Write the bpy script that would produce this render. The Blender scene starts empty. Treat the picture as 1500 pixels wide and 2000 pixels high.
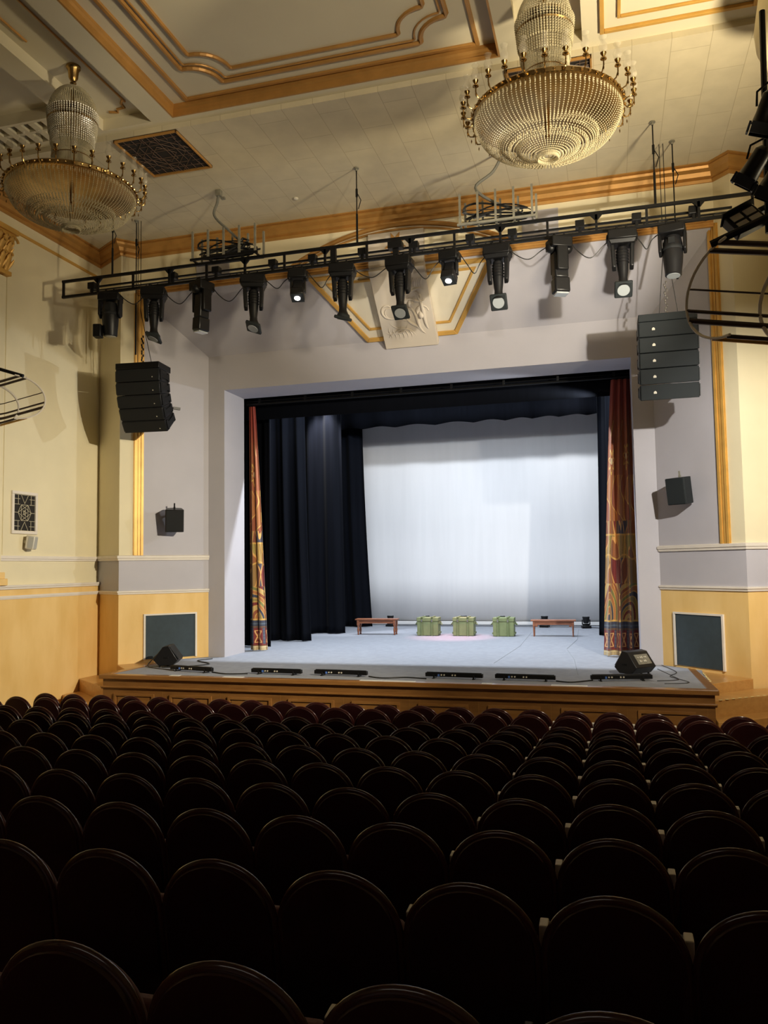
import bpy, math, random
from mathutils import Vector, Matrix
random.seed(7)
SC = bpy.context.scene
COL = SC.collection
PI = math.pi
R = math.radians

# ---------------------------------------------------------------- camera
cam_d = bpy.data.cameras.new('camera')
cam = bpy.data.objects.new('camera', cam_d)
COL.objects.link(cam)
SC.camera = cam
F_PX, YAW, PITCH, ROLL = 1563.2, R(15.69), R(3.911), R(0.835)
fwd = Vector((-math.sin(YAW) * math.cos(PITCH), math.cos(YAW) * math.cos(PITCH), math.sin(PITCH)))
rt = Vector((math.cos(YAW), math.sin(YAW), 0))
up = rt.cross(fwd)
rt2 = math.cos(ROLL) * rt - math.sin(ROLL) * up
up2 = math.sin(ROLL) * rt + math.cos(ROLL) * up
m = Matrix((rt2, up2, -fwd)).transposed().to_4x4()
m.translation = Vector((0, 0, 3.05))
cam.matrix_world = m
cam_d.sensor_fit = 'HORIZONTAL'
cam_d.sensor_width = 36.0
cam_d.lens = 36.0 * F_PX / 1500.0
cam_d.clip_start = 0.05
cam_d.clip_end = 200

# ---------------------------------------------------------------- world, exposure
w = bpy.data.worlds.new('world')
SC.world = w
w.use_nodes = True
w.node_tree.nodes['Background'].inputs[0].default_value = (0.9, 0.8, 0.7, 1)
w.node_tree.nodes['Background'].inputs[1].default_value = 0.0
SC.view_settings.view_transform = 'Standard'
SC.view_settings.look = 'None'
SC.view_settings.gamma = 1
SC.view_settings.use_curve_mapping = False
SC.view_settings.exposure = 0.0

# ---------------------------------------------------------------- lights
def aim(o, target):
    d = Vector(target) - o.location
    o.rotation_euler = d.to_track_quat('-Z', 'Y').to_euler()
def spot(name, loc, target, power, col, angle, blend=.3, radius=.06):
    l = bpy.data.lights.new(name, 'SPOT')
    l.energy = power; l.color = col; l.spot_size = R(angle); l.spot_blend = blend; l.shadow_soft_size = radius
    o = bpy.data.objects.new(name, l); COL.objects.link(o); o.location = loc; aim(o, target)
    return o
def area(name, loc, target, power, col, sx, sy):
    l = bpy.data.lights.new(name, 'AREA')
    l.shape = 'RECTANGLE'; l.size = sx; l.size_y = sy; l.energy = power; l.color = col
    o = bpy.data.objects.new(name, l); COL.objects.link(o); o.location = loc; aim(o, target)
    return o
WARM = (1.0, .89, .68); COOL = (.86, .93, 1.0)
# house floodlights high on the right-hand wall, plus an added ceiling fill
FL = (2.9, 8.25, 6.25)
spot('house_flood_left', FL, (-10.5, 15.0, 2.2), 6600, WARM, 52, 1.0, .06)
spot('house_flood_front', FL, (2.3, 15.8, 4.0), 3000, (1, .945, .84), 58, .9, .06)
spot('house_flood_soffit', FL, (-2.0, 16.2, 9.0), 2600, (1, .93, .80), 42, .7, .06)
spot('house_flood_ceiling', (2.9, 8.9, 6.6), (-1.6, 12.0, 10.35), 1700, (1, .84, .56), 110, .9, .25)
spot('added_ceiling_fill', (2.9, 2.0, 6.0), (-4.2, 12.4, 10.35), 2500, (1, .85, .60), 46, 1, .3)  # added fill that lifts the middle of the ceiling, no known fixture
spot('house_flood_low', FL, (-1.0, 13.8, .6), 850, WARM, 62, .8, .06)
# low spotlight from the house, grazing the soffit above the stage
spot('balcony_spot', (.6, -1.0, 5.4), (-3.2, 16.0, 7.7), 1300, (1, .93, .82), 26, 1, .12)
# stage rig hidden behind the borders, plus two added fills
spot('added_reveal_fill', (.1, 18.28, 6.9), (-8.6, 17.2, 4.2), 650, COOL, 66, .5, .05)  # added spot in front of the borders, brightens the left reveal
spot('side_curtain_spot', (-8.35, 22.35, 8.5), (-8.3, 22.95, 6.9), 1300, (.95, .95, 1), 50, .7, .08)
area('stage_wash_front', (-4.0, 19.25, 8.6), (-4.0, 19.0, 1.0), 1000, COOL, 7.6, .12)
area('added_rear_fill', (-3.0, -5.5, 5.2), (-3.0, 6.0, 1.5), 20, (1, .9, .8), 5.0, 1.0)  # added weak fill from behind the camera for the armrest posts
area('stage_wash_middle', (-4.0, 23.2, 9.3), (-4.0, 23.4, 1.0), 400, COOL, 7.0, .3)
spot('cyclorama_spot_left', (-6.3, 20.8, 9.1), (-5.0, 26.9, 4.0), 160, (.97, .98, 1), 95, .5, .10)
spot('cyclorama_spot_right', (-1.4, 20.8, 9.1), (-2.4, 26.9, 4.0), 170, (.97, .98, 1), 95, .5, .10)
spot('cyclorama_hot_spot', (-1.0, 23.6, 9.0), (-1.1, 26.9, 6.9), 200, (1, 1, 1), 50, 1, .1)
spot('pink_spot', (-3.9, 21.6, 8.8), (-4.3, 22.3, 1.05), 3200, (1, .36, .42), 22, 1, .1)
# the two lit spotlights on the front lighting bar
spot('front_led_beam_left', (-5.38, 13.50, 7.98), (-5.2, 20.6, 1.05), 160, (.92, .95, 1), 50, .4, .05)
spot('front_led_beam_right', (-2.56, 13.50, 7.98), (-2.8, 20.6, 1.05), 160, (.92, .95, 1), 50, .4, .05)

# ---------------------------------------------------------------- mesh helper
class MB:
    def __init__(s): s.v = []; s.f = []; s.M = None
    def _a(s, vs, fs):
        n = len(s.v)
        if s.M is not None: vs = [tuple(s.M @ Vector(p)) for p in vs]
        s.v += [tuple(p) for p in vs]; s.f += [tuple(i + n for i in f) for f in fs]
        return s
    def box(s, c, d, rot=None):
        x, y, z = d[0] / 2, d[1] / 2, d[2] / 2
        vs = [Vector((i * x, j * y, k * z)) for i in (-1, 1) for j in (-1, 1) for k in (-1, 1)]
        if rot is not None:
            if not isinstance(rot, Matrix):
                from mathutils import Euler
                rot = Euler(rot).to_matrix()
            vs = [rot @ p for p in vs]
        c = Vector(c)
        return s._a([p + c for p in vs], [(0, 1, 3, 2), (4, 6, 7, 5), (0, 4, 5, 1), (2, 3, 7, 6), (0, 2, 6, 4), (1, 5, 7, 3)])
    def bx(s, x0, x1, y0, y1, z0, z1):
        return s.box(((x0 + x1) / 2, (y0 + y1) / 2, (z0 + z1) / 2), (abs(x1 - x0), abs(y1 - y0), abs(z1 - z0)))
    def cyl(s, p0, p1, r0, r1=None, n=12, caps=True):
        r1 = r0 if r1 is None else r1
        p0 = Vector(p0); p1 = Vector(p1); d = (p1 - p0).normalized()
        a = Vector((0, 0, 1)) if abs(d.z) < .9 else Vector((1, 0, 0))
        u = d.cross(a).normalized(); v = d.cross(u)
        vs = []
        for p, r in ((p0, r0), (p1, r1)):
            for i in range(n):
                t = 2 * PI * i / n; vs.append(p + r * (math.cos(t) * u + math.sin(t) * v))
        fs = [(i, (i + 1) % n, n + (i + 1) % n, n + i) for i in range(n)]
        if caps: fs += [tuple(range(n - 1, -1, -1)), tuple(range(n, 2 * n))]
        return s._a(vs, fs)
    def tube(s, pts, r, n=8, rect=None):
        pts = [Vector(p) for p in pts]
        N = len(pts); vs = []; prev = None
        for i, p in enumerate(pts):
            d = (pts[min(i + 1, N - 1)] - pts[max(i - 1, 0)])
            if d.length < 1e-9: d = Vector((0, 0, 1))
            d.normalize()
            if prev is None:
                a = Vector((0, 0, 1)) if abs(d.z) < .9 else Vector((1, 0, 0))
                u = d.cross(a).normalized()
            else:
                u = (prev - d * prev.dot(d)).normalized()
            prev = u; v = d.cross(u)
            rr = r[i] if isinstance(r, (list, tuple)) else r
            for k in range(n):
                t = 2 * PI * k / n
                ca, sa = math.cos(t), math.sin(t)
                if rect: ca *= rect[0]; sa *= rect[1]
                vs.append(p + rr * (ca * u + sa * v))
        fs = [(i * n + k, i * n + (k + 1) % n, (i + 1) * n + (k + 1) % n, (i + 1) * n + k) for i in range(N - 1) for k in range(n)]
        fs += [tuple(range(n - 1, -1, -1)), tuple(range((N - 1) * n, N * n))]
        return s._a(vs, fs)
    def lathe(s, prof, c=(0, 0, 0), n=24):
        c = Vector(c); vs = []
        for r, z in prof:
            for k in range(n):
                t = 2 * PI * k / n; vs.append(c + Vector((r * math.cos(t), r * math.sin(t), z)))
        m_ = len(prof)
        fs = [(i * n + k, i * n + (k + 1) % n, (i + 1) * n + (k + 1) % n, (i + 1) * n + k) for i in range(m_ - 1) for k in range(n)]
        fs += [tuple(range(n - 1, -1, -1)), tuple(range((m_ - 1) * n, m_ * n))]
        return s._a(vs, fs)
    def prism(s, poly, vec):
        vec = Vector(vec); a = [Vector(p) for p in poly]; b = [p + vec for p in a]; n = len(a)
        return s._a(a + b, [tuple(range(n - 1, -1, -1)), tuple(range(n, 2 * n))] + [(i, (i + 1) % n, n + (i + 1) % n, n + i) for i in range(n)])
    def quad(s, *p): return s._a(p, [tuple(range(len(p)))])
    def ball(s, c, r, n=12, m_=8, sc=(1, 1, 1)):
        prof = [(max(1e-4, r * math.sin(PI * i / m_)), -r * math.cos(PI * i / m_)) for i in range(m_ + 1)]
        k = len(s.v); s.lathe(prof, (0, 0, 0), n)
        for i in range(k, len(s.v)):
            v = s.v[i]; s.v[i] = (c[0] + v[0] * sc[0], c[1] + v[1] * sc[1], c[2] + v[2] * sc[2])
        return s
    def octa(s, c, r, h):
        x, y, z = c
        return s._a([(x + r, y, z), (x, y + r, z), (x - r, y, z), (x, y - r, z), (x, y, z + h), (x, y, z - h)],
                    [(0, 1, 4), (1, 2, 4), (2, 3, 4), (3, 0, 4), (1, 0, 5), (2, 1, 5), (3, 2, 5), (0, 3, 5)])
    def grid(s, fn, nu, nv, close=False):
        vs = [fn(i / nu, j / nv) for j in range(nv + 1) for i in range(nu + 1)]
        return s._a(vs, [(j * (nu + 1) + i, j * (nu + 1) + i + 1, (j + 1) * (nu + 1) + i + 1, (j + 1) * (nu + 1) + i) for j in range(nv) for i in range(nu)])
    def build(s, name, material, parent=None, smooth=True, bevel=0, seg=2, sharp=38, kind=None, fixn=True):
        me = bpy.data.meshes.new(name); me.from_pydata(s.v, [], s.f); me.update()
        if fixn:
            import bmesh
            bm = bmesh.new(); bm.from_mesh(me); bmesh.ops.recalc_face_normals(bm, faces=bm.faces); bm.to_mesh(me); bm.free()
        if smooth:
            for p in me.polygons: p.use_smooth = True
            me.set_sharp_from_angle(angle=R(sharp))
        me.materials.append(material)
        o = bpy.data.objects.new(name, me); COL.objects.link(o)
        if parent is not None: o.parent = parent
        if bevel:
            b = o.modifiers.new('bevel', 'BEVEL'); b.width = bevel; b.segments = seg; b.limit_method = 'ANGLE'; b.angle_limit = R(40)
        if kind: o['kind'] = kind
        return o

def thing(name, label, cat, loc=(0, 0, 0), rz=0, group=None, rot=None):
    o = bpy.data.objects.new(name, None); COL.objects.link(o); o.empty_display_size = .1
    o.location = loc; o.rotation_euler = rot if rot else (0, 0, rz)
    return tag(o, label, cat, group)
def tag(o, label, cat, group=None):
    o['label'] = label; o['category'] = cat
    if group: o['group'] = group
    return o
def dup(root, loc=None, rz=None, label=None, rot=None):
    r = root.copy(); COL.objects.link(r)
    if loc is not None: r.location = loc
    if rz is not None: r.rotation_euler = (0, 0, rz)
    if rot is not None: r.rotation_euler = rot
    if label: r['label'] = label
    for ch in kids[root.name] if root.name in kids else list(root.children):
        c = ch.copy(); COL.objects.link(c); c.parent = r
        for g in list(ch.children):
            d = g.copy(); COL.objects.link(d); d.parent = c
    return r
kids = {}
def struct(name, mb, material, **k):
    return mb.build(name, material, kind='structure', **k)

# ---------------------------------------------------------------- materials
def mat(name, col, rough=.6, metal=0, noise=None, bump=None, coat=0, sheen=0, trans=0, col2=None, spec=None, emit=None, stretch=None):
    m_ = bpy.data.materials.new(name); m_.use_nodes = True
    nt = m_.node_tree; b = nt.nodes['Principled BSDF']
    b.inputs['Base Color'].default_value = (*col, 1); b.inputs['Roughness'].default_value = rough; b.inputs['Metallic'].default_value = metal
    b.inputs['Coat Weight'].default_value = coat; b.inputs['Sheen Weight'].default_value = sheen; b.inputs['Transmission Weight'].default_value = trans
    if spec is not None: b.inputs['Specular IOR Level'].default_value = spec
    if emit:
        b.inputs['Emission Color'].default_value = (*emit[0], 1); b.inputs['Emission Strength'].default_value = emit[1]
    src = None
    if noise or bump:
        tc = nt.nodes.new('ShaderNodeTexCoord'); mp = nt.nodes.new('ShaderNodeMapping'); nt.links.new(tc.outputs['Object'], mp.inputs[0])
        if stretch: mp.inputs['Scale'].default_value = stretch
        src = mp.outputs[0]
    if noise:
        n = nt.nodes.new('ShaderNodeTexNoise'); n.inputs['Scale'].default_value = noise[0]; n.inputs['Detail'].default_value = 5
        nt.links.new(src, n.inputs[0])
        mx = nt.nodes.new('ShaderNodeMix'); mx.data_type = 'RGBA'
        c2 = col2 if col2 else tuple(c * (1 - noise[1]) for c in col)
        mx.inputs[6].default_value = (*col, 1); mx.inputs[7].default_value = (*c2, 1)
        cr = nt.nodes.new('ShaderNodeMapRange'); cr.inputs[1].default_value = .35; cr.inputs[2].default_value = .65
        nt.links.new(n.outputs[0], cr.inputs[0]); nt.links.new(cr.outputs[0], mx.inputs[0]); nt.links.new(mx.outputs[2], b.inputs['Base Color'])
    if bump:
        n = nt.nodes.new('ShaderNodeTexNoise'); n.inputs['Scale'].default_value = bump[0]; n.inputs['Detail'].default_value = 3
        nt.links.new(src, n.inputs[0]); bp = nt.nodes.new('ShaderNodeBump'); bp.inputs['Strength'].default_value = bump[1]; bp.inputs['Distance'].default_value = .02
        nt.links.new(n.outputs[0], bp.inputs['Height']); nt.links.new(bp.outputs[0], b.inputs['Normal'])
    return m_
CREAM = mat('cream_paint', (.74, .66, .45), .75, noise=(1.2, .06), bump=(60, .05))
CEILP = mat('ceiling_paint', (.66, .60, .44), .8, noise=(.8, .05))
GREY = mat('grey_paint', (.45, .435, .475), .7, noise=(1.1, .05), bump=(60, .04))
OCHRE = mat('ochre_plaster', (.80, .55, .22), .6, noise=(2.2, .14), stretch=(1, 1, .35), col2=(.72, .47, .16), bump=(30, .06))
WHITEP = mat('white_moulding_paint', (.72, .66, .58), .55, noise=(3, .06))
GOLD = mat('gold_paint', (.66, .38, .09), .45, metal=.28, noise=(4, .15), bump=(40, .05))
BRONZE = mat('bronze_paint', (.50, .26, .07), .42, metal=.35, noise=(4, .15))
def tile_mat():
    m_ = mat('ceiling_tiles', (.68, .60, .42), .8)
    nt = m_.node_tree; b = nt.nodes['Principled BSDF']
    tc = nt.nodes.new('ShaderNodeTexCoord'); mp = nt.nodes.new('ShaderNodeMapping'); mp.inputs['Rotation'].default_value = (0, 0, PI / 2); mp.inputs['Location'].default_value = (-.15, 1.07, 0)
    nt.links.new(tc.outputs['Object'], mp.inputs[0])
    br = nt.nodes.new('ShaderNodeTexBrick'); br.offset = 0.5; br.inputs['Scale'].default_value = 1
    br.inputs['Brick Width'].default_value = 1.25; br.inputs['Row Height'].default_value = .535; br.inputs['Mortar Size'].default_value = .006
    br.inputs['Color1'].default_value = (.68, .60, .42, 1); br.inputs['Color2'].default_value = (.64, .57, .41, 1); br.inputs['Mortar'].default_value = (.50, .43, .29, 1)
    nt.links.new(mp.outputs[0], br.inputs[0])
    n = nt.nodes.new('ShaderNodeTexNoise'); n.inputs['Scale'].default_value = 3; n.inputs['Detail'].default_value = 6; nt.links.new(tc.outputs['Object'], n.inputs[0])
    mx = nt.nodes.new('ShaderNodeMix'); mx.data_type = 'RGBA'; mx.blend_type = 'MULTIPLY'; mx.inputs[0].default_value = .25
    nt.links.new(br.outputs[0], mx.inputs[6]); nt.links.new(n.outputs[0], mx.inputs[7]); nt.links.new(mx.outputs[2], b.inputs['Base Color'])
    return m_
TILE = tile_mat()
def wood(name, c1, c2, rough=.4, scale=(1.5, 12, 12), coat=.2):
    return mat(name, c1, rough, noise=(2.0, .3), col2=c2, stretch=scale, coat=coat)
STAGEWOOD = wood('stage_front_wood', (.27, .125, .034), (.21, .092, .024), .38, (1.2, 8, 8))
STAGETRIM = wood('stage_trim_wood', (.33, .155, .045), (.26, .115, .03), .3, (1, 8, 8))
STEPWOOD = wood('step_wood', (.55, .30, .09), (.48, .25, .07), .4, (1.5, 8, 8))
DECK = mat('stage_carpet', (.29, .31, .36), .85, noise=(7, .12), bump=(200, .15))
FLOORM = wood('hall_floor', (.07, .03, .015), (.045, .02, .01), .35, (2, 10, 2))
VELVET = mat('black_velvet', (.0042, .005, .008), 1.0, spec=.06, sheen=.02, noise=(2, .2), stretch=(8, 8, .3))
CYC = mat('white_cloth', (.82, .82, .84), .9, noise=(1.5, .03), stretch=(4, 1, .3))
BLACK = mat('black_metal', (.006, .006, .0065), .42, spec=.25, noise=(20, .2))
BLACKP = mat('black_plastic', (.009, .009, .010), .38, spec=.3)
GRILLE = mat('speaker_grille', (.010, .011, .012), .6, spec=.25, bump=(300, .3))
GREYGRILLE = mat('grey_speaker_grille', (.016, .020, .022), .6, spec=.25, bump=(300, .3))
STEEL = mat('steel', (.42, .41, .40), .35, metal=.9)
GALV = mat('galvanised_steel', (.30, .29, .24), .5, metal=.4, noise=(12, .2))
LENS = mat('glass_lens', (.35, .38, .40), .08, spec=.8, coat=1)
LENSLIT = mat('lit_lens', (.9, .9, .9), .3, emit=((1, .97, .95), 9))
CABLE = mat('cable_rubber', (.012, .012, .012), .5)
DARKVOID = mat('dark_duct', (.012, .009, .007), .8)
CRATEG = mat('green_paint', (.23, .28, .13), .6, noise=(5, .15), bump=(25, .1))
CRATED = mat('dark_green_paint', (.18, .23, .10), .6, noise=(5, .15))
BENCHW = wood('bench_wood', (.36, .13, .06), (.25, .085, .04), .45, (2, 10, 10))
BURG = mat('burgundy_lacquer', (.030, .006, .007), .30, noise=(3, .35), coat=.3)
BURGV = mat('burgundy_velvet', (.075, .010, .014), .85, sheen=.3)
EDGEW = mat('seat_edge_lacquer', (.045, .012, .010), .17, coat=.45, spec=.5)
BEIGE = mat('beige_laminate', (.60, .56, .48), .5)
TEAL = mat('dark_green_panel', (.034, .052, .064), .8, noise=(8, .15), bump=(120, .1))
BRASS = mat('brass', (.42, .27, .10), .25, metal=1, noise=(6, .15))
def crystal(name, col, tr):
    m_ = mat(name, col, .12, spec=.9, coat=.6)
    nt = m_.node_tree; b = nt.nodes['Principled BSDF']; out = nt.nodes['Material Output']
    t = nt.nodes.new('ShaderNodeBsdfTransparent'); mx = nt.nodes.new('ShaderNodeMixShader'); mx.inputs[0].default_value = tr
    nt.links.new(b.outputs[0], mx.inputs[1]); nt.links.new(t.outputs[0], mx.inputs[2]); nt.links.new(mx.outputs[0], out.inputs[0])
    return m_
CRYSTAL = crystal('crystal_beads', (.64, .58, .40), .32)
CHIMNEY = crystal('clear_glass', (.55, .50, .40), .78)
ACRYL = crystal('tinted_glass', (.40, .37, .28), .84)
RELIEF = mat('relief_plaster', (.60, .53, .44), .8, noise=(1.5, .06))
FIELD = mat('cartouche_plaster', (.68, .62, .49), .8, noise=(1.5, .05))
WHITEPL = mat('white_plastic', (.62, .58, .48), .5)

# ---------------------------------------------------------------- hall constants
XC = -3.987; HO, YO = 6.281, 15.20; HG, YG = 6.035, 15.475; HI, YI = 4.93, 16.71; HR, YR = 4.523, 17.75
ZT, ZI, H, R1, R2, ZR = 9.214, 8.019, 10.349, 3.337, 2.573, 7.204
HW, YW = 7.182, 15.733; DZ = 1.05; YS, HS = 13.49, 5.552; YB = -6.0
XL, XR = XC - HW, XC + HW
def sx(s, h): return XC + s * h
SIDE = {-1: 'left', 1: 'right'}
# splay frame: t along wall 0 (outer) .. 1 (inner), z, d = distance out of the wall
def splay(s, t, z, d=0.0):
    a = Vector((sx(s, HO), YO, z)); b = Vector((sx(s, HI), YI, z))
    n = Vector((-(s) * (YI - YO), -(HO - HI), 0)).normalized()
    return a.lerp(b, t) + n * d
SL = math.hypot(HO - HI, YI - YO)

# hall walls, floor, ceiling
def rake(y):
    return max(0.0, 1.77 - .098 * (y - 3.28) - .93)
fl = MB(); ys = [YB, 0, 11.75, 17.0]
prof = [(XL, y, rake(y)) for y in ys]
fl.prism([(XL - .3, YB, rake(YB)), (XL - .3, 11.75, 0.005), (XL - .3, 17, 0), (XL - .3, 17, -.3), (XL - .3, YB, -.3)], (2 * HW + .6, 0, 0))
struct('floor', fl, FLOORM, smooth=False)

for s in (-1, 1):
    wl = MB(); x = sx(s, HW); 
    wl.bx(x, x + s * .3, YB, YW + .3, -.3, H + .5)
    struct('wall_' + SIDE[s], wl, CREAM, smooth=False)
    low = MB(); low.bx(x - s * .07, x, YB, YW - .02, 0, 2.76)
    struct('trim_%d' % (1 if s < 0 else 2), low, OCHRE, smooth=False)
    lg = MB()
    lg.bx(x - s * .12, x, YB, YW + .0, 2.76, 2.80); lg.bx(x - s * .10, x, YB, YW + .0, 2.72, 2.76)
    lg.bx(x - s * .10, x - s * .06, YB, YW - .01, 2.555, 2.60); lg.bx(x - s * .085, x - s * .06, YB, YW - .01, 2.53, 2.555)
    lg.bx(x - s * .045, x, YB, YW + .01, R1 - .03, R1 + .03); lg.bx(x - s * .025, x, YB, YW + .01, R1 - .07, R1 - .03)
    struct('trim_%d' % (3 if s < 0 else 4), lg, WHITEP, smooth=False)
bw = MB(); bw.bx(XL - .3, XR + .3, YB - .3, YB, -.3, H + .5); struct('wall_back', bw, CREAM, smooth=False)

# front wall pieces: chamfer, splay, upper wall, soffit, proscenium strip, reveals
for s in (-1, 1):
    def band(a, b, z0, z1, th=.0):
        mb = MB(); a = Vector(a); b = Vector(b)
        n = Vector(((b - a).y, -(b - a).x, 0)).normalized() * (.25 if s < 0 else -.25)
        if n.y < 0: n = -n
        mb._a([(a.x, a.y, z0), (b.x, b.y, z0), (b.x, b.y, z1), (a.x, a.y, z1), (a.x + n.x, a.y + n.y, z0), (b.x + n.x, b.y + n.y, z0), (b.x + n.x, b.y + n.y, z1), (a.x + n.x, a.y + n.y, z1)],
              [(0, 1, 2, 3), (4, 7, 6, 5), (0, 3, 7, 4), (1, 5, 6, 2), (3, 2, 6, 7), (0, 4, 5, 1)])
        return mb
    W_ = (sx(s, HW), YW); O_ = (sx(s, HO), YO); G_ = (sx(s, HG), YG); I_ = (sx(s, HI), YI)
    nm = 'wall_front_' + SIDE[s]
    for z0, z1, m1, m2 in ((R1, H + .3, CREAM, CREAM), (R2, R1, GREY, GREY), (0, R2, OCHRE, OCHRE)):
        struct(nm + '_chamfer', band(W_, O_, z0, z1), m1, smooth=False)
        struct(nm + '_pilaster', band(O_, G_, z0, z1), m2, smooth=False)
    struct(nm + '_splay', band(G_, I_, 0, R2), OCHRE, smooth=False)
    struct(nm + '_splay', band(G_, I_, R2, R1), GREY, smooth=False)
    mb = MB(); g = Vector(G_).to_3d(); i = Vector(I_).to_3d()
    P = [(g.x, g.y, R1), (i.x, i.y, R1), (i.x, i.y, ZI), (g.x, g.y, ZT)]
    mb._a(P + [(p[0] + s * .25, p[1] + .2, p[2]) for p in P], [(0, 1, 2, 3), (7, 6, 5, 4), (0, 3, 7, 4), (1, 5, 6, 2), (3, 2, 6, 7), (0, 4, 5, 1)])
    struct(nm + '_splay', mb, GREY, smooth=False)
    mb = MB(); mb.bx(sx(s, HR), sx(s, HI + .25), YI, YR, 0, ZR); struct(nm + '_return', mb, GREY, smooth=False)
uw = MB(); uw.bx(XC - HG, XC + HG, YG, YG + .3, ZT, H + .3); struct('wall_front_upper', uw, CREAM, smooth=False)
sf = MB(); P = [(XC - HG, YG, ZT), (XC + HG, YG, ZT), (XC + HI, YI, ZI), (XC - HI, YI, ZI)]
sf._a(P + [(p[0], p[1] + .15, p[2] + .25) for p in P], [(3, 2, 1, 0), (4, 5, 6, 7), (0, 1, 5, 4), (1, 2, 6, 5), (2, 3, 7, 6), (3, 0, 4, 7)])
struct('wall_front_soffit', sf, GREY, smooth=False)
hd = MB(); hd.bx(XC - HI - .25, XC + HI + .25, YI, YR, ZR, ZI + .4); struct('wall_front_header', hd, GREY, smooth=False)
# stage house
for s in (-1, 1):
    mb = MB(); mb.bx(sx(s, 7.6), sx(s, 7.9), YR, 27.6, 0, 10.6); struct('wall_stage_' + SIDE[s], mb, DARKVOID, smooth=False)
    mb = MB(); mb.bx(sx(s, HI + .25), sx(s, 7.9), YR - .25, YR, 0, 10.6); struct('wall_stage_return_' + SIDE[s], mb, DARKVOID, smooth=False)
mb = MB(); mb.bx(XC - HI - .25, XC + HI + .25, YR - .25, YR, ZI + .4, 10.6); struct('wall_stage_front', mb, DARKVOID, smooth=False)
mb = MB(); mb.bx(XC - 7.9, XC + 7.9, 27.6, 27.9, 0, 10.6); struct('wall_stage_back', mb, DARKVOID, smooth=False)
mb = MB(); mb.bx(XC - 7.9, XC + 7.9, YR - .25, 27.9, 10.6, 10.8); struct('ceiling_stage', mb, DARKVOID, smooth=False)

# rails on the front splays (white mouldings), following chamfer + splay
def sweep(points, profile, closed=False):
    """points: list of (x,y,z); profile: list of (out, up); swept in plan with mitred corners, 'out' to the right of travel"""
    mb = MB(); pts = [Vector(p) for p in points]; N = len(pts); vs = []; k = len(profile)
    for i, p in enumerate(pts):
        if closed: a = (p - pts[i - 1]); b = (pts[(i + 1) % N] - p)
        else: a = p - pts[i - 1] if i else pts[1] - p; b = pts[i + 1] - p if i < N - 1 else p - pts[i - 1]
        na = Vector((a.y, -a.x, 0)).normalized(); nb = Vector((b.y, -b.x, 0)).normalized()
        mn = (na + nb).normalized(); mn /= max(.3, mn.dot(na))
        for o, u in profile: vs.append(p + mn * o + Vector((0, 0, u)))
    fs = []
    for i in range(N if closed else N - 1):
        j = (i + 1) % N
        for q in range(k): fs.append((i * k + q, i * k + (q + 1) % k, j * k + (q + 1) % k, j * k + q))
    if not closed: fs += [tuple(range(k)), tuple(range((N - 1) * k, N * k))]
    return mb._a(vs, fs)
def path(s, z, inner=True):
    p = [(sx(s, HW), YW, z), (sx(s, HO), YO, z), (sx(s, HI), YI, z)]
    return p if s < 0 else p[::-1]
RP1 = [(0, -.07), (.03, -.07), (.035, -.03), (.055, -.02), (.06, .03), (.03, .04), (0, .045)]
RP2 = [(0, -.045), (.025, -.045), (.03, -.01), (.05, 0), (.05, .03), (0, .035)]
for s in (-1, 1):
    struct('trim_%d' % (5 if s < 0 else 6), sweep(path(s, R1), RP1), WHITEP, smooth=False)
    struct('trim_%d' % (7 if s < 0 else 8), sweep(path(s, R2), RP2), WHITEP, smooth=False)
# cornice all round the front
CP = [(0, -.30), (.03, -.30), (.045, -.25), (.03, -.22), (.07, -.20), (.10, -.13), (.17, -.09), (.19, -.05), (.18, -.03), (.22, -.02), (.22, 0), (0, 0)]
cpts = [(XL, 3.0, H), (XL, YW, H), (XC - HO, YO, H), (XC - HG, YG, H), (XC + HG, YG, H), (XC + HO, YO, H), (XR, YW, H), (XR, 3.0, H)]
struct('trim_9', sweep(cpts, CP), BRONZE, smooth=True, sharp=30)
# picture rail on the side walls
for s in (-1, 1):
    x = sx(s, HW); a = [(x, 3.0, 9.80), (x, YW, 9.80)]
    struct('trim_%d' % (10 if s < 0 else 11), sweep(a if s < 0 else a[::-1], [(0, -.03), (.03, -.02), (.04, .02), (0, .03)]), GOLD, smooth=False)
# fine wall panel mouldings left wall
for s in (-1, 1):
    x = sx(s, HW)
    mb = MB(); mb.bx(x, x - s * .015, 12.60, 12.63, R1 + .05, 9.0); mb.bx(x, x - s * .015, 12.74, 12.76, R1 + .05, 9.0)
    struct('trim_%d' % (12 if s < 0 else 13), mb, CREAM, smooth=False)
# gold frame round the proscenium splay
for s in (-1, 1):
    mb = MB(); t0 = (HO - HG) / (HO - HI)
    for (ta, tb, d) in ((t0 - .035, t0 + .075, .02), (t0 - .028, t0 - .002, .045), (t0 + .012, t0 + .028, .035), (t0 + .045, t0 + .068, .045)):
        a0 = splay(s, ta, 0, 0); a1 = splay(s, tb, 0, 0); b0 = splay(s, ta, 0, d); b1 = splay(s, tb, 0, d)
        mb.prism([(a0.x, a0.y, R1 + .04), (a1.x, a1.y, R1 + .04), (b1.x, b1.y, R1 + .04), (b0.x, b0.y, R1 + .04)], (0, 0, ZT - R1 - .0))
    struct('trim_%d' % (14 if s < 0 else 15), mb, GOLD, smooth=False)
mb = MB()
mb.bx(XC - HG + .02, XC + HG - .02, YG - .05, YG, ZT - .02, ZT + .11); mb.bx(XC - HG + .02, XC + HG - .02, YG - .075, YG, ZT + .02, ZT + .05); mb.bx(XC - HG + .02, XC + HG - .02, YG - .07, YG, ZT + .075, ZT + .10)
struct('trim_16', mb, BRONZE, smooth=False)
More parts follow.
